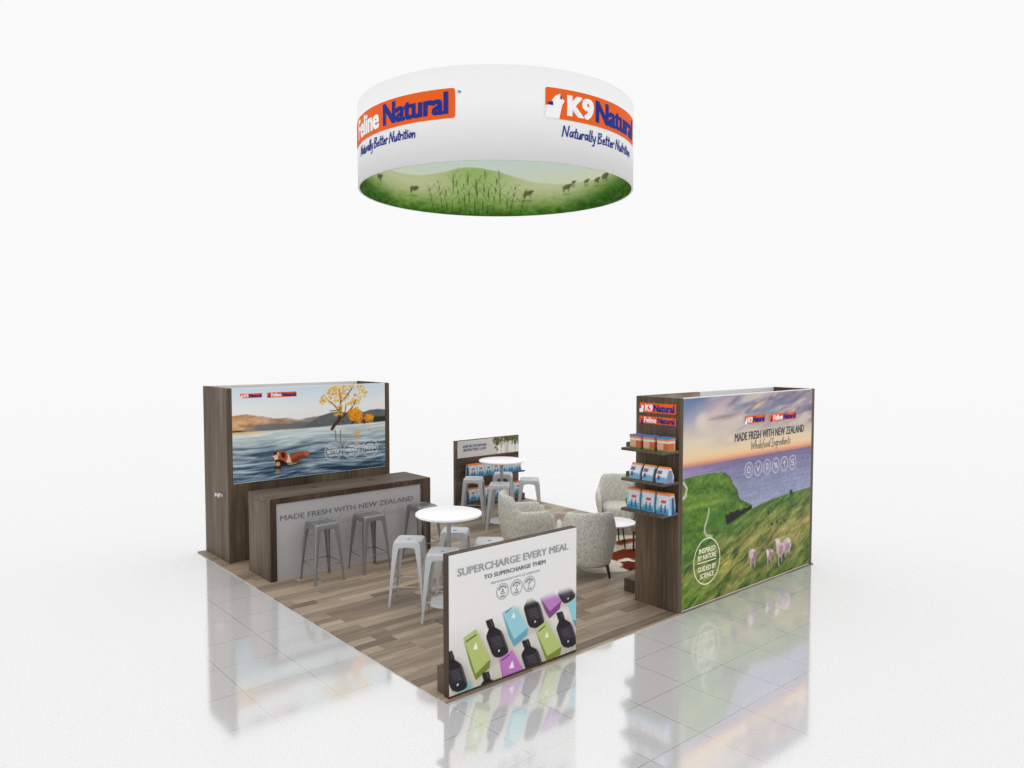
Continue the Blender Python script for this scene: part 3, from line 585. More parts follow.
icons = [[[(-.02,-.03),(-.03,.02),(.0,.04),(.03,.02),(.02,-.03),(-.02,-.03)]], [[(-.03,.03),(0,-.03),(.03,.03)],[(-.015,.0),(.015,.0)]], [[(-.01,-.04),(-.01,.04),(.02,.03),(.02,-.02),(-.01,-.02)]],
         [[(-.03,0),(0,.03),(.03,0),(0,-.03),(-.03,0)],[(-.04,.03),(.04,-.03)]], [[(0,-.04),(0,.04)],[(-.03,.01),(.03,.02)]], [[(.03,.03),(-.02,.03),(-.03,0),(.03,0),(.02,-.03),(-.03,-.03)]]]
for k in range(6):
    cx, cz = 4.64+.213*k, 1.484-.002*k; it = [(ring2d(cx, cz, .090, .096, .008), I_LAV, 0), (ring2d(cx, cz, .070, .076, .003), I_LAV, 0), (stroke2d([[(cx+a*1.1, cz+b*1.1) for a, b in P] for P in icons[k]], .012), I_LAV, 0)]
    lay('round_seal', it, RW, R_, 'pale round icon over the sea')
cx, cz = 3.775, .50
it = [(ring2d(cx, cz, .262, .272, .013, 64), I_CR, 0), (stroke2d([[(cx-.185, cz-.002), (cx+.185, cz-.002)]], .012), I_CR, 0)]
for s_, x0_, x1_, z_ in (('INSPIRED',-.165,.165,.105),('BY NATURE',-.185,.185,.025),('GUIDED BY',-.185,.185,-.11),('SCIENCE',-.14,.14,-.195)):
    it.append((word(s_, cx+x0_, cx+x1_, cz+z_, cz+z_+.062, .03), I_CR, 0))
lay('round_seal', it, RW, R_, 'large cream ring with slogan near the grass')
EW = wall_x(RX0)
k9_logo('logo', -.562, -.04, 2.254, 2.368, EW, R_, .006); feline_logo('logo', -.565, -.04, 2.126, 2.212, EW, R_, .006)
# shelves on the end of the wall (front shelf board, and the deeper block shelf round the corner)
for z_ in (1.858, 1.508, 1.158):
    m_ = MB(); m_.box(RX0-.285, RX0, .0, .6, z_-.03, z_); part('shelf', m_, W_HORZ, R_, None, .002)
for z_ in (1.852, 1.492, 1.16):
    m_ = MB(); m_.box(3.385, 4.6, RY1, .915, z_-.07, z_); part('shelf', m_, W_DARK, R_, None, .002)
m_ = MB(); m_.box(3.385, 5.6, RY1, .93, 0, .16); part('plinth', m_, W_DARK, R_, None, .002)

# ------------------------------------------------------------------ front sign (low wall)
S0, S1, SH = .04, 1.592, 1.248
s = thing('display_wall', 'low display wall at the front corner, supercharge print with bottles and boxes', 'display wall', (0,0,0))
m_ = MB(); m_.box(S0, S1, .012, .09, 0, SH); part('panel', m_, W_DEEP, s, None, .002)
m_ = MB(); m_.box(S0+.02, S1-.02, .09, .215, 0, .225); part('plinth', m_, W_DARK, s, None, .002)
m_ = MB(); m_.box(S0+.02, S1-.02, .09, .235, .61, .635); part('shelf', m_, W_DARK, s, None, .002)
p = Paint(S0+.002, S1-.002, .022, SH-.004, .0058); X, Z = p.X, p.Z
p.C = p.grad(Z, [(0,(196,188,178)),(.35,(208,203,197)),(.65,(222,221,220)),(1.25,(226,226,227))])
f_ = lambda a, b: on_y(440+a/6.68, 590+b/6.68, .012)
F = lambda *pts: [f_(a, b) for a, b in pts]
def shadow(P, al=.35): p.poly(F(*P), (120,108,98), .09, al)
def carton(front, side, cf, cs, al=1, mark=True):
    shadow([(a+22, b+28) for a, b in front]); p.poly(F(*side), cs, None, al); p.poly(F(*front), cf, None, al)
    if len(front) > 3: p.line(F(front[0], front[-1]), .006, tuple(v*.88 for v in cf), .6*al)
def mark(a, b, s_=1): p.poly(F((a-16*s_,b+22*s_),(a+4*s_,b-28*s_),(a+16*s_,b+18*s_)), (238,240,236), None, .9)
def dark(a, b, c_, d): p.line(F((a,b),(c_,d)), .013, (60,60,60), .85)
def bottle(nx_, ny_, bx, by, wd, al=1, cap=True):
    n_ = np.array([nx_, ny_], float); b_ = np.array([bx, by], float); d = (b_-n_); L_ = np.hypot(*d); d /= L_; r = np.array([-d[1], d[0]])
    K = lambda t_, s_: tuple(n_+d*t_*L_+r*s_*wd/2)
    body = [K(.12,-.34),K(.2,-.42),K(.28,-.72),K(.34,-.92),K(.42,-1),K(.88,-1),K(.97,-.8),K(1.02,-.3),K(1.02,.4),K(.96,.85),K(.86,1),K(.42,1),K(.34,.92),K(.28,.72),K(.2,.42),K(.12,.34)]
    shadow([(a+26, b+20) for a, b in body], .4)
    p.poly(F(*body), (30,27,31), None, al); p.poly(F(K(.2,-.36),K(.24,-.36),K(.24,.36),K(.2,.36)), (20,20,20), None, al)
    p.poly(F(K(-.06,-.40),K(.15,-.44),K(.15,.44),K(-.06,.40)), (34,32,34), None, al); p.line(F(K(-.04,-.15),K(.13,-.18)), .012, (88,86,90), al*.7)
    p.poly(F(K(.42,-.78),K(.78,-.78),K(.78,.7),K(.42,.7)), (48,44,52), None, al*.9)
    for t_ in (.48,.54,.6,.66,.72): p.line(F(K(t_,-.5),K(t_,.4-.5*(t_ > .68))), .005, (128,124,134), al*.55)
    p.line(F(K(.36,-.88),K(.88,-.86)), .010, (120,116,124), al*.6); a, b = K(.84,.1); p.ell(*f_(a, b), .014, .014, (235,232,236), al, .6)
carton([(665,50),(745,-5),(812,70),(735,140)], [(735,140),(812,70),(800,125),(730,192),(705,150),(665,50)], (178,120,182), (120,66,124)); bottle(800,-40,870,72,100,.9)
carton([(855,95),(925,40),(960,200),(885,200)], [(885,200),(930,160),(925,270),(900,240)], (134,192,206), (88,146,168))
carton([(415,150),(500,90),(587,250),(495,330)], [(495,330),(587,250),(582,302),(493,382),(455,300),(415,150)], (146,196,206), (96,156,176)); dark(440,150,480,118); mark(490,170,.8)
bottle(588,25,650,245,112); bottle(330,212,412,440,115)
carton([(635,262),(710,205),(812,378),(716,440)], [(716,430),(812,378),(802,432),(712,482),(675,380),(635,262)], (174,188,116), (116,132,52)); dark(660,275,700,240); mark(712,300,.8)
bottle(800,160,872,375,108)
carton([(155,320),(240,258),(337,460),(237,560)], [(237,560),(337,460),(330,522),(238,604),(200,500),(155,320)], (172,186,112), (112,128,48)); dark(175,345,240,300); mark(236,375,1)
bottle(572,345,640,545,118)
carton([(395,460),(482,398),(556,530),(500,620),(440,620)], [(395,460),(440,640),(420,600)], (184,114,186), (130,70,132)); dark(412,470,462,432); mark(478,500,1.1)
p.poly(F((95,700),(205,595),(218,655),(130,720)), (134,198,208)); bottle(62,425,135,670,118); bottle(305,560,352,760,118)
p.mixc(np.clip((Z-.42)/.2, 0, 1)*np.clip((Z-.62)/.06, 0, 1), (222,221,220))
p.mixc(np.clip(.62-np.abs(Z-.66)/.10, 0, .62)*1.0*(Z > .56), (222,221,220))
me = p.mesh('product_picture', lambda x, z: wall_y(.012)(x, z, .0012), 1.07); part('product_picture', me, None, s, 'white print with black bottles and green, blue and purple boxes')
SW = wall_y(.012)
lay('headline', [(word('SUPERCHARGE EVERY MEAL', .132, 1.477, 1.045, 1.113, .028), I_G1, 0)], SW, s, None, .003)
lay('subheading', [(word('TO SUPERCHARGE THEM', .425, 1.17, .965, 1.003, .02), I_G2, 0)], SW, s, None, .003)
lay('small_line', [(word('FREE RANGE BLENDS WITH NZ SUPERFOODS', .505, 1.1, .903, .922, .0), I_G2, 0)], SW, s, None, .003)
for k, cx in enumerate((.64, .806, .966)):
    cz = .812; it = [(ring2d(cx, cz, .072, .072, .004), I_G2, 0), (ring2d(cx, cz, .062, .062, .002), I_G2, 0)]
    it.append((stroke2d([[(cx+(.046)*math.cos(a), cz+.046*math.sin(a)) for a in np.linspace(PI*.85-(.35 if i else 0), PI*.85-(.35 if i else 0)-.3*1, 3)] for i in (0,)] + [[(cx+.046*math.cos(a), cz+.046*math.sin(a)) for a in (a0, a0-.22)] for a0 in np.arange(PI*.85, PI*.15, -.38)], .012), I_G2, 0))
    sh = ([[(-.02,-.02),(0,.025),(.02,-.02),(-.02,-.02)],[(-.012,0),(.012,0)]], [[(-.018,.02),(.018,.02),(-.005,-.005),(.01,-.03)],[(-.015,-.025),(.015,-.02)]], [[(-.015,-.03),(.0,.0),(.02,.02),(.005,.03),(-.01,.01),(.0,.0)]])[k]
    it.append((stroke2d([[(cx+a, cz+b) for a, b in P] for P in sh], .006), I_G2, 0)); it.append((stroke2d([[(cx-.022, cz-.045), (cx+.022, cz-.045)]], .010), I_G2, 0))
    lay('round_seal', it, SW, s, None, .003)

# ------------------------------------------------------------------ back low display wall
BY = 6.10; B0, B1, BH = 4.635, 6.2, 1.262
b = thing('display_wall', 'low display wall in the back corner, stocked shelves under a plant-pot print', 'display wall', (0,0,0))
m_ = MB(); m_.box(B0, B1, BY, BY+.066, 0, BH); part('panel', m_, W_HORZ, b, None, .002)
m_ = MB(); m_.box(B0+.04, B1-.01, BY-.2, BY, 0, .13); part('plinth', m_, W_HORZ, b, None, .002)
m_ = MB(); m_.box(B0+.10, B1-.01, BY-.2, BY, .555, .58); part('shelf', m_, W_HORZ, b, None, .002)
p = Paint(B0+.045, B1-.005, .935, BH-.008, .011); X, Z = p.X, p.Z
p.C = p.grad(X, [(4.6,(204,203,200)),(5.5,(210,208,202)),(6.2,(196,196,184))])
rr = random.Random(5)
for k in range(260):
    x_ = rr.choice([rr.gauss(5.67,.055), rr.gauss(5.9,.05), rr.uniform(6.02,6.19), rr.uniform(5.6,6.18)]); z_ = 1.255-abs(rr.gauss(0,.10 if abs(x_-5.67) < .08 or x_ > 6.02 else .045)); c_ = rr.choice([(70,96,44),(92,116,58),(54,78,36),(120,92,70),(84,104,60)])
    p.ell(x_, z_, .03, .028, c_, .8, .7)
for cx in (5.70, 5.80, 5.98, 6.06, 6.15):
    p.poly([(cx-.035,.93),(cx+.035,.93),(cx+.04,1.06),(cx+.012,1.12),(cx,1.18),(cx-.012,1.12),(cx-.04,1.06)], (236,234,228), .015, .9)
me = p.mesh('plant_picture', lambda x, z: wall_y(BY)(x, z, .002), 1.05); part('plant_picture', me, None, b, 'pale print with green plants and white pots')
BW = wall_y(BY)
lay('headline', [(word('A RAW DIET CATS AND DOGS', 4.80, 5.37, 1.12, 1.17, .02), I_B2, 0)], BW, b, None, .004)
lay('subheading', [(word('INSTINCTIVELY LOVE', 4.82, 5.36, 1.05, 1.10, .02), I_B2, 0)], BW, b, None, .004)

# ------------------------------------------------------------------ packs
def pack_mesh(name, w_, d_, h_, style, seed):
    """stand-up pouch: footprint w x d, pinched to a crimp at the top; front faces local -Y"""
    nu, nv = 10, 14; V = []; C_ = []; Fc = []; rr = random.Random(seed)
    per = []
    for i in range(nu): per.append((-.5+i/nu, -.5, 'f', i/nu))
    for i in range(4): per.append((.5, -.5+i/4, 's', i/4))
    for i in range(nu): per.append((.5-i/nu, .5, 'b', i/nu))
    for i in range(4): per.append((-.5, .5-i/4, 's', i/4))
    n_ = len(per); tub = style == 'tub'
    for j in range(nv+1):
        t_ = j/nv
        if tub: k = 1.0 if t_ < .84 else 1.06; wk = k
        else: k = 1-.0*t_ if t_ < .4 else 1-(t_-.4)/.6*(.86 if style == 'pouch' else .35); wk = 1-.08*abs(t_-.5) if style == 'pouch' else 1-.03*t_
        for (a, b_, sd, u_) in per:
            r_ = .12; x, y = a, b_
            V.append((x*w_*wk, y*d_*k + (0 if tub else 0), t_*h_))
            if style == 'tub':
                c_ = (96,140,60) if t_ < .14 else (186,96,62) if u_ > .5 and t_ < .62 else (206,166,140) if t_ < .62 else (216,214,180) if t_ < .72 else (216,136,84) if t_ < .86 else (84,118,176)
                if sd == 's': c_ = (200,96,54) if .14 < t_ < .6 else c_
            elif style == 'pouch':
                c_ = (140,184,196) if t_ < .12 else (120,170,214) if t_ < .28+.14*math.sin(u_*3) else (214,226,236) if t_ < .86 else (240,140,50)
                if sd == 'f' and .5 < t_ < .72 and .08 < u_ < .5: c_ = (150,90,110)
                if sd == 'f' and .15 < t_ < .45 and .12 < u_ < .32: c_ = (70,80,130)
                if sd == 's' and t_ < .8: c_ = (120,134,160)
            else:
                c_ = (70,142,184) if t_ < .2 else (110,170,200) if t_ < .34 else (200,212,224) if t_ < .9 else (226,132,70)
                if sd == 'f' and u_ < .2 and .2 < t_ < .75: c_ = (150,200,200)
                if sd == 'f' and .56 < t_ < .70 and .3 < u_ < .75: c_ = (206,66,56)
                if sd == 'f' and .14 < t_ < .46 and (.34 < u_ < .48 or .6 < u_ < .78): c_ = (36,40,72)
                if sd == 's' and t_ < .8: c_ = (54,72,116) if u_ > .3 else (150,190,220)
            C_.append(c_)
    for j in range(nv):
        for i in range(n_): Fc.append((j*n_+i, j*n_+(i+1) % n_, (j+1)*n_+(i+1) % n_, (j+1)*n_+i))
    Fc.append(tuple(range(n_-1, -1, -1))); Fc.append(tuple(nv*n_+i for i in range(n_)))
    me = bpy.data.meshes.new(name); me.from_pydata(V, [], Fc); me.update()
    at = me.color_attributes.new('print', 'FLOAT_COLOR', 'POINT'); A_ = np.ones((len(C_), 4), np.float32); A_[:, :3] = np.clip(lin(np.array(C_)), 0, .93)
    at.data.foreach_set('color', A_.ravel()); me.materials.append(M_PRINT); return me
tubm = pack_mesh('treat_tub', .155, .12, .155, 'tub', 1)
pouchm = pack_mesh('food_pouch', .16, .12, .175, 'pouch', 2)
bagm = pack_mesh('food_bag', .185, .11, .235, 'bag', 3)
where = ('at the left end', 'in the middle', 'at the right end')
def pack(name, me, loc, rz, label, cat, group):
    o = bpy.data.objects.new(name, me); col.objects.link(o); o.location = loc; o.rotation_euler = (0, 0, rz); tagit(o, label, cat, group); return o
RF = -PI/2   # local -Y turned to face -X
for k in range(3):
    pack('treat_tub', tubm, (3.04, (.435,.24,.045)[k], 1.859), RF, f'orange tub with blue lid {where[k]} of the top end shelf', 'tub', 'tubs on the top end shelf')
    pack('food_pouch', pouchm, (3.04, (.44,.255,.06)[k], 1.509), RF, f'white pouch with orange top {where[k]} of the middle end shelf', 'pouch', 'pouches on the middle end shelf')
    pack('food_bag', bagm, (3.04, (.465,.255,.045)[k], 1.159), RF, f'blue and white bag with orange top {where[k]} of the lowest end shelf', 'bag', 'bags on the lowest end shelf')
pack('food_bag', bagm, (3.52, .80, 1.161), PI, 'bag just showing round the corner behind the lowest end shelf', 'bag', None)
pl = ('leftmost', 'second from left', 'third from left', 'middle', 'third from right', 'second from right', 'rightmost')
for k in range(7):
    x_ = B0+.29+.186*k
    pack('food_bag', bagm, (x_, BY-.10, .581), 0, f'{pl[k]} bag on the upper shelf of the back display wall', 'bag', 'bags on the upper back shelf')
    pack('food_bag', bagm, (x_, BY-.10, .131), 0, f'{pl[k]} bag on the plinth of the back display wall', 'bag', 'bags on the plinth of the back display wall')

# ------------------------------------------------------------------ metal stool
def make_stool(mat):
    t = thing('metal_stool', 'x', 'stool', (0,0,0))
    m_ = MB(); n = 28; H = .76
    def sq(hw, rad, z, k=4):
        P = []
        for cx, cy, a0 in ((hw-rad, -hw+rad, -90), (hw-rad, hw-rad, 0), (-hw+rad, hw-rad, 90), (-hw+rad, -hw+rad, 180)):
            for i in range(k+1): a = math.radians(a0+90*i/k); P.append((cx+rad*math.cos(a), cy+rad*math.sin(a), z))
        return P
    loops = [sq(.165,.035,.700), sq(.160,.036,.745), sq(.150,.036,.7575), sq(.138,.034,.7575), sq(.125,.030,.751), sq(.026,.0255,.751), sq(.024,.0235,.735)]
    inner = [sq(.162,.034,.700), sq(.156,.034,.742)]
    vs = []; L_ = len(loops[0])
    for l_ in loops: vs += l_
    fs = [(j*L_+i, j*L_+(i+1) % L_, (j+1)*L_+(i+1) % L_, (j+1)*L_+i) for j in range(len(loops)-1) for i in range(L_)]
    m_.add(vs, fs, 0, False)
    vs = inner[0]+inner[1]; m_.add(vs, [(i, L_+i, L_+(i+1) % L_, (i+1) % L_) for i in range(L_)], 0, True)
    m_.add(loops[0]+inner[0], [(i, L_+i, L_+(i+1) % L_, (i+1) % L_) for i in range(L_)])
    seat = part('seat', m_, mat, t)
    m_ = MB(); m_.add([(.024*math.cos(2*PI*i/16), .024*math.sin(2*PI*i/16), .7365) for i in range(16)], [tuple(range(16))]); part('hand_hole', m_, M_BLACK, seat)
    for sx in (-1, 1):
        for sy in (-1, 1):
            m_ = MB(); rows = []
            for z, r, wd in ((0, .212, .026), (.25, .1955, .036), (.5, .179, .052), (.69, .1655, .072), (.74, .158, .080)):
                th = .004; rc = .010
                P = [(r, r-wd), (r, r-rc), (r-rc*.3, r-rc*.3), (r-rc, r), (r-wd, r), (r-wd, r-th), (r-rc-th, r-th), (r-th, r-rc-th), (r-th, r-wd)]
                rows.append([(sx*a, sy*b_, z) for a, b_ in P])
            k = len(rows[0]); vs = [v for r_ in rows for v in r_]
            fs = [(j*k+i, j*k+(i+1) % k, (j+1)*k+(i+1) % k, (j+1)*k+i) for j in range(4) for i in range(k)] + [tuple(range(k)), tuple(4*k+i for i in range(k))]
            if sx*sy < 0: fs = [tuple(reversed(f)) for f in fs]
            m_.add(vs, fs); part('leg', m_, mat, t)
    m_ = MB(); r = .190
    for a, b_ in (((-r,-r),(r,-r)),((r,-r),(r,r)),((r,r),(-r,r)),((-r,r),(-r,-r))): m_.tube((a[0],a[1],.235), (b_[0],b_[1],.235), .0055)
    part('foot_rail', m_, mat, t)
    m_ = MB(); r = .163
    for sx, sy, hx, hy in ((0,1,1,0),(0,-1,1,0),(1,0,0,1),(-1,0,0,1)):   # arched braces under the seat skirt
        for i in range(10):
            a0, a1 = -1+i/5, -1+(i+1)/5; z0_, z1_ = .655+.035*math.cos(a0*PI/2), .655+.035*math.cos(a1*PI/2); w0 = .15
            m_.box(*sorted((sx*r+hx*a0*w0-.002*abs(sx), sx*r+hx*a1*w0+.002*abs(sx))), *sorted((sy*r+hy*a0*w0-.002*abs(sy), sy*r+hy*a1*w0+.002*abs(sy))), (z0_+z1_)/2, .705)
    part('skirt_brace', m_, mat, t)
    return t
stool = make_stool(M_STEEL); stoolw = make_stool(M_STEELW)
C3 = 'stools along the bar counter'; T1g = 'stools round the near table'; T2g = 'stools round the far table'
spots = [(stool, .768, 3.785, 0, 'silver metal stool at the counter, nearest its left end', C3), (stool, 1.468, 3.795, 0, 'silver metal stool at the middle of the counter', C3), (stool, 2.35, 3.82, 0, 'silver metal stool at the right end of the counter, half behind the round table', C3),
         (stoolw, 1.155, 2.325, PI/4, 'pale metal stool left of the near round table, fully visible legs', T1g), (stoolw, 1.14, 1.63, PI/4, 'pale metal stool beside the left edge of the supercharge wall', T1g),
         (stoolw, 1.81, 2.31, PI/4, 'pale metal stool behind the post of the near round table', T1g), (stoolw, 1.82, 1.65, PI/4, 'pale metal stool whose seat peeks over the supercharge wall', T1g),
         (stoolw, 4.27, 5.09, PI/4, 'pale metal stool left of the far round table', T2g), (stoolw, 4.96, 5.12, PI/4, 'pale metal stool behind the post of the far table', T2g),
         (stoolw, 4.27, 4.39, PI/4, 'pale metal stool in front of the far table, behind the armchair back', T2g), (stoolw, 4.94, 4.39, PI/4, 'pale metal stool right of the far round table', T2g)]
used = set()
for src, x_, y_, rz, lab, gr in spots:
    o = src if id(src) not in used else copy_tree(src); used.add(id(src))
    o.location = (x_, y_, 0); o.rotation_euler = (0, 0, rz); o['label'] = lab; o['group'] = gr

# ------------------------------------------------------------------ tall round tables
def make_table():
    t = thing('bar_table', 'x', 'table', (0,0,0))
    m_ = MB(); m_.lathe([(.0,1.035),(.377,1.035),(.389,1.043),(.392,1.055),(.389,1.066),(.382,1.07),(.0,1.07)], 72); part('table_top', m_, M_WHITE, t)
    m_ = MB(); m_.lathe([(.026,.02),(.026,1.01),(.12,1.02),(.12,1.034)], 28); part('post', m_, M_POLE, t)
    m_ = MB(); m_.lathe([(.25,0),(.25,.008),(.24,.014),(.05,.022),(.035,.03),(0,.03)], 56); part('base', m_, M_POLE, t)
    return t
ta = make_table(); ta.location = (1.495, 2.005, 0); ta['label'] = 'white round bar table near the counter, the closer of the two'
tb = copy_tree(ta); tb.location = (4.635, 4.765, 0); tb['label'] = 'white round bar table in front of the back shelves, the farther one'
for o in (ta, tb): o['group'] = 'round bar tables'

# ------------------------------------------------------------------ tub armchair
def fabric():
    m, nt, b_ = newmat('pale_woven_upholstery'); N = nt.nodes.new; L_ = nt.links.new
    tc = N('ShaderNodeTexCoord'); v = N('ShaderNodeTexVoronoi'); v.inputs['Scale'].default_value = 42
    mp = N('ShaderNodeMapping'); mp.inputs['Scale'].default_value = (1,1,.55); L_(tc.outputs['Object'], mp.inputs[0]); L_(mp.outputs[0], v.inputs['Vector'])
    n_ = N('ShaderNodeTexNoise'); n_.inputs['Scale'].default_value = 70; n_.inputs['Detail'].default_value = 3; L_(mp.outputs[0], n_.inputs['Vector'])
    ad = N('ShaderNodeMath'); ad.operation = 'MULTIPLY_ADD'; ad.inputs[1].default_value = .5; L_(v.outputs['Distance'], ad.inputs[0]); L_(n_.outputs[0], ad.inputs[2])
    c_ = N('ShaderNodeValToRGB'); e = c_.color_ramp.elements; e[0].position = .42; e[0].color = rgba((170,170,160)); e[1].position = .85; e[1].color = rgba((218,217,208))
    L_(ad.outputs[0], c_.inputs[0]); L_(c_.outputs[0], b_.inputs['Base Color']); b_.inputs['Roughness'].default_value = .95; b_.inputs['Specular IOR Level'].default_value = .1
    bp = N('ShaderNodeBump'); bp.inputs['Strength'].default_value = .25; bp.inputs['Distance'].default_value = .01; L_(ad.outputs[0], bp.inputs['Height']); L_(bp.outputs[0], b_.inputs['Normal'])
    return m
M_FAB = fabric()
def sstep(x): x = max(0, min(1, x)); return x*x*(3-2*x)
def make_chair():
    """faces local +Y; wrap-round shell, high rounded back flowing into lower arms"""
    t = thing('tub_armchair', 'x', 'armchair', (0,0,0)); RX, RY = .395, .36
    m_ = MB(); n = 104; rows = []
    for i in range(n+1):
        tt = -1+2*i/n; at_ = abs(tt)
        if at_ < .62:                       # superelliptic back and sides
            a = tt/.62*PI/2; c_, s_ = math.cos(a), math.sin(a); e_ = .84
            x = RX*math.copysign(abs(s_)**e_, s_); y = -RY*(abs(c_)**e_)
            nx_, ny_ = math.copysign(abs(s_)**(2-e_), s_)/RX, -(abs(c_)**(2-e_))/RY
        else:                               # arms running forward
            k = (at_-.62)/.38; x = math.copysign(RX-.03*k*k, tt); y = .36*k; nx_, ny_ = math.copysign(1, tt), .0
        l_ = math.hypot(nx_, ny_); nx_, ny_ = nx_/l_, ny_/l_
        drop = sstep((at_-.32)/.22); top = .885-.215*drop-.06*sstep((at_-.93)/.07); th = .10-.01*drop
        prof = [(-.075,.17),(-.045,.15),(.0,.155)] + [(.0, .30)] # placeholder outer list rebuilt below
        pts = []
        for o_, z in ((-.085,.14),(-.05,.29),(-.018,.45),(-.002,.62*top/.8+.0),(-.004,top-.05),(-.022,top-.014),(-.048,top),(-.076,top-.014),(-th,top-.05),(-th-.008,.5),(-th-.01,.30),(-.12,.14)):
            pts.append((x+nx_*o_, y+ny_*o_, z))
        rows.append(pts)
    # rounded front ends of the arms
    def shrink(r_, dy, s_):
        c_ = np.mean(np.array(r_), 0); return [tuple(c_+(np.array(p_)-c_)*np.array([s_,1,1-(1-s_)*.35])+np.array([0,dy,0])) for p_ in r_]
    rows = [shrink(rows[0], .05, .45), shrink(rows[0], .035, .8)] + rows + [shrink(rows[-1], .035, .8), shrink(rows[-1], .05, .45)]
    k = len(rows[0]); vs = [v for r_ in rows for v in r_]
    fs = [(j*k+i, (j+1)*k+i, (j+1)*k+(i+1) % k, j*k+(i+1) % k) for j in range(len(rows)-1) for i in range(k)] + [tuple(range(k-1,-1,-1))[::-1], tuple((len(rows)-1)*k+i for i in range(k))[::-1]]
    m_.add(vs, fs, 0, True); o = part('shell', m_, M_FAB, t); sb = o.modifiers.new('s', 'SUBSURF'); sb.levels = sb.render_levels = 1
    m_ = MB(); P = []                       # seat cushion
    for i in range(40):
        a = 2*PI*i/40; c_, s_ = math.cos(a), math.sin(a); P.append((.285*math.copysign(abs(c_)**.55, c_), .04+.33*math.copysign(abs(s_)**.6, s_)))
    lv = [(.94,.17),(1,.20),(1,.37),(.985,.41),(.93,.432),(.6,.445),(.2,.45)]; vs = [(x*s_, .04+(y-.04)*s_, z) for s_, z in lv for x, y in P]
    fs = [(j*40+i, j*40+(i+1) % 40, (j+1)*40+(i+1) % 40, (j+1)*40+i) for j in range(len(lv)-1) for i in range(40)] + [tuple(range(39,-1,-1)), tuple((len(lv)-1)*40+i for i in range(40))]
    m_.add(vs, fs, 0, True); part('seat_cushion', m_, M_FAB, t)
    for sx in (-1, 1):
        for sy in (-1, 1):
            m_ = MB(); m_.tube((sx*.24, .03+sy*.22, .175), (sx*.275, .03+sy*.255, 0), .025, .015, 14); part('leg', m_, M_WALNUT, t, 'dark wooden leg')
    return t
CH = [(3.60, 3.06, (4.47, 2.57), 'pale tweed tub armchair seen from the side, between the far table and the supercharge wall'),
      (3.53, 1.71, (4.25, 2.65), 'pale tweed tub armchair with its back to the viewer, right of the supercharge wall'),
      (5.70, 3.02, (4.75, 2.25), 'pale tweed tub armchair facing the viewer, half hidden behind the end shelves')]
ch0 = make_chair()
for k, (x_, y_, tgt, lab) in enumerate(CH):
    o = ch0 if k == 0 else copy_tree(ch0); o.location = (x_, y_, .0055); o.rotation_euler = (0, 0, math.atan2(tgt[1]-y_, tgt[0]-x_)-PI/2); o['label'] = lab; o['group'] = 'armchairs on the plank floor'

# ------------------------------------------------------------------ coffee tables and rug
t = thing('coffee_table', 'low white round coffee table in front of the armchairs, behind the end shelves', 'coffee table', (4.90, 2.44, 0.0055))
m_ = MB(); m_.lathe([(0,.335),(.32,.335),(.33,.345),(.33,.355),(.32,.36),(0,.36)], 60); part('table_top', m_, M_WHITE, t)
for k in range(3):
    a = k*2*PI/3+.4; m_ = MB(); m_.tube((.2*math.cos(a), .2*math.sin(a), .334), (.26*math.cos(a), .26*math.sin(a), 0), .011); part('leg', m_, M_BLACK, t, 'black leg')
t = thing('side_table', 'low wooden side table with black legs, partly behind the end shelves', 'side table', (5.08, 1.85, 0.0055))
m_ = MB(); m_.box(-.22, .25, -.25, .22, .29, .37); part('table_top', m_, wood('grey_oak', (96,86,76), (122,110,97), (146,134,118), (2, 30, 30)), t, None, .006)
for sx in (-1, 1):
    for sy in (-1, 1): m_ = MB(); m_.box(sx*.19-.011, sx*.19+.011, sy*.19-.011, sy*.19+.011, 0, .289); part('leg', m_, M_BLACK, t, 'black leg')
for sy in (-.19, .19): m_ = MB(); m_.box(-.179, .179, sy-.009, sy+.009, .0, .016); part('foot_bar', m_, M_BLACK, t, 'black foot bar')
M_HIDE = vcol('cowhide', .95, .05)
RC = np.array([4.68, 2.12]); nr, na = 70, 260
aa = np.linspace(0, 2*PI, na, endpoint=False); rad = 1+.10*np.sin(4*aa+.5)+.05*np.sin(7*aa+1)+.03*np.sin(13*aa)
X = RC[0]+np.outer(np.linspace(.02, 1, nr), 1.02*rad*np.cos(aa)); Y = RC[1]+np.outer(np.linspace(.02, 1, nr), 1.0*rad*np.sin(aa))
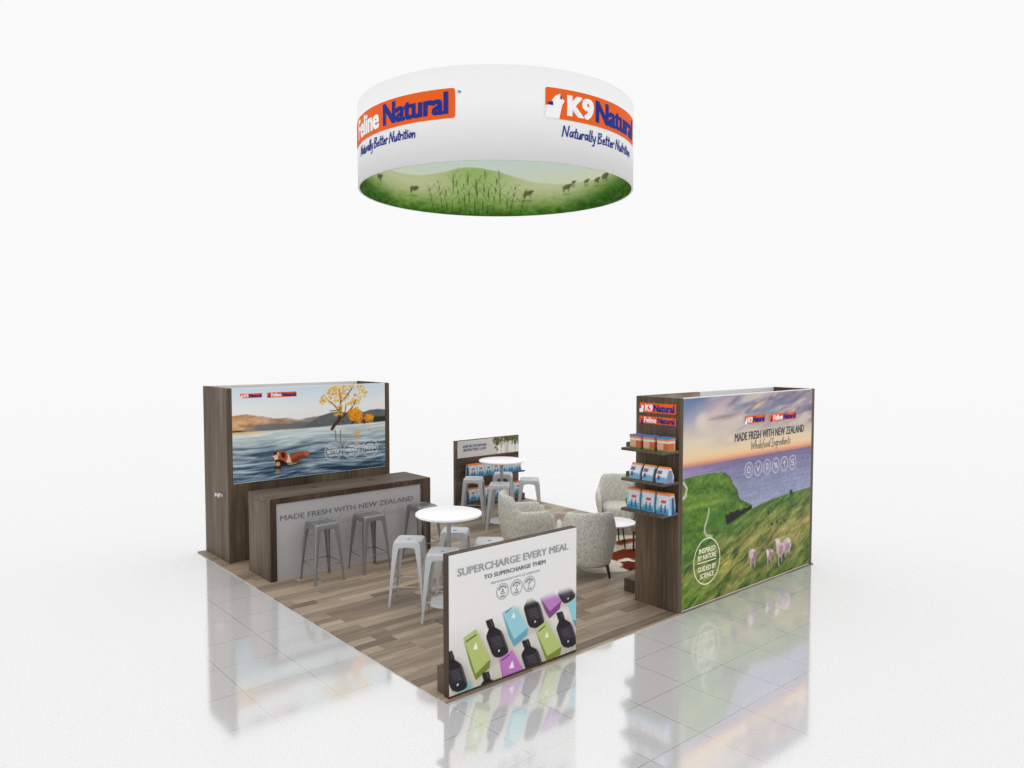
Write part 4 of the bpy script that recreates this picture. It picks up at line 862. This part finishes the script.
p = Paint.__new__(Paint); p.X, p.Z, p.step = X, Y, .02; p.C = np.zeros(X.shape+(3,))+np.array((222,212,198)); p.C += ((fbm(X*9, Y*9, 3)-.5)*26)[..., None]
big = np.clip((fbm(X*1.7+2, Y*1.7, 3, 5)-.56)*14, 0, 1)*np.clip((X-4.9)/.1, 0, 1)*np.clip((Y-2.3)/.1, 0, 1); p.mixc(big, (132,60,36))
p.X = X+.30*(fbm(X*5, Y*5, 4, 8)-.5); p.Z = Y+.30*(fbm(X*5+9, Y*5, 4, 18)-.5)
p.poly([(4.60,2.25),(4.86,2.24),(4.99,2.02),(4.90,1.84),(4.53,1.70),(4.50,1.84),(4.40,1.85),(4.22,1.80),(4.30,1.98)], (112,48,26), .05)
p.poly([(4.22,1.73),(4.38,1.72),(4.50,1.50),(4.25,1.25),(4.06,1.30),(4.10,1.45),(4.12,1.60)], (100,42,24), .05)
p.ell(4.10, 1.42, .09, .05, (40,30,26), .9, .4, .6); p.ell(5.17, 2.52, .12, .07, (52,36,30), .9, .4); p.ell(4.98, 1.99, .10, .06, (60,34,26), .7, .5)
p.X, p.Z = X, Y
me = bpy.data.meshes.new('cowhide_rug'); V = [(x, y, .004) for x, y in zip(X.ravel(), Y.ravel())]+[(x, y, 0) for x, y in zip(X[-1], Y[-1])]
Fc = [(j*na+i, (j+1)*na+i, (j+1)*na+(i+1) % na, j*na+(i+1) % na) for j in range(nr) for i in range(na)]+[tuple(range(na-1, -1, -1))]
me.from_pydata([(a-RC[0], b_-RC[1], c_) for a, b_, c_ in V], [], Fc); me.update()
at = me.color_attributes.new('print', 'FLOAT_COLOR', 'POINT'); A_ = np.ones((len(V), 4), np.float32); A_[:, :3] = np.clip(lin(np.clip(np.concatenate([p.C.reshape(-1, 3), p.C[-1]]), 0, 255)), 0, .93)
at.data.foreach_set('color', A_.ravel()); me.materials.append(M_HIDE)
o = part('cowhide_rug', me, None, None, None, 0, (RC[0], RC[1], .0005))
tagit(o, 'brown and white cowhide rug under the armchairs and low tables', 'rug')
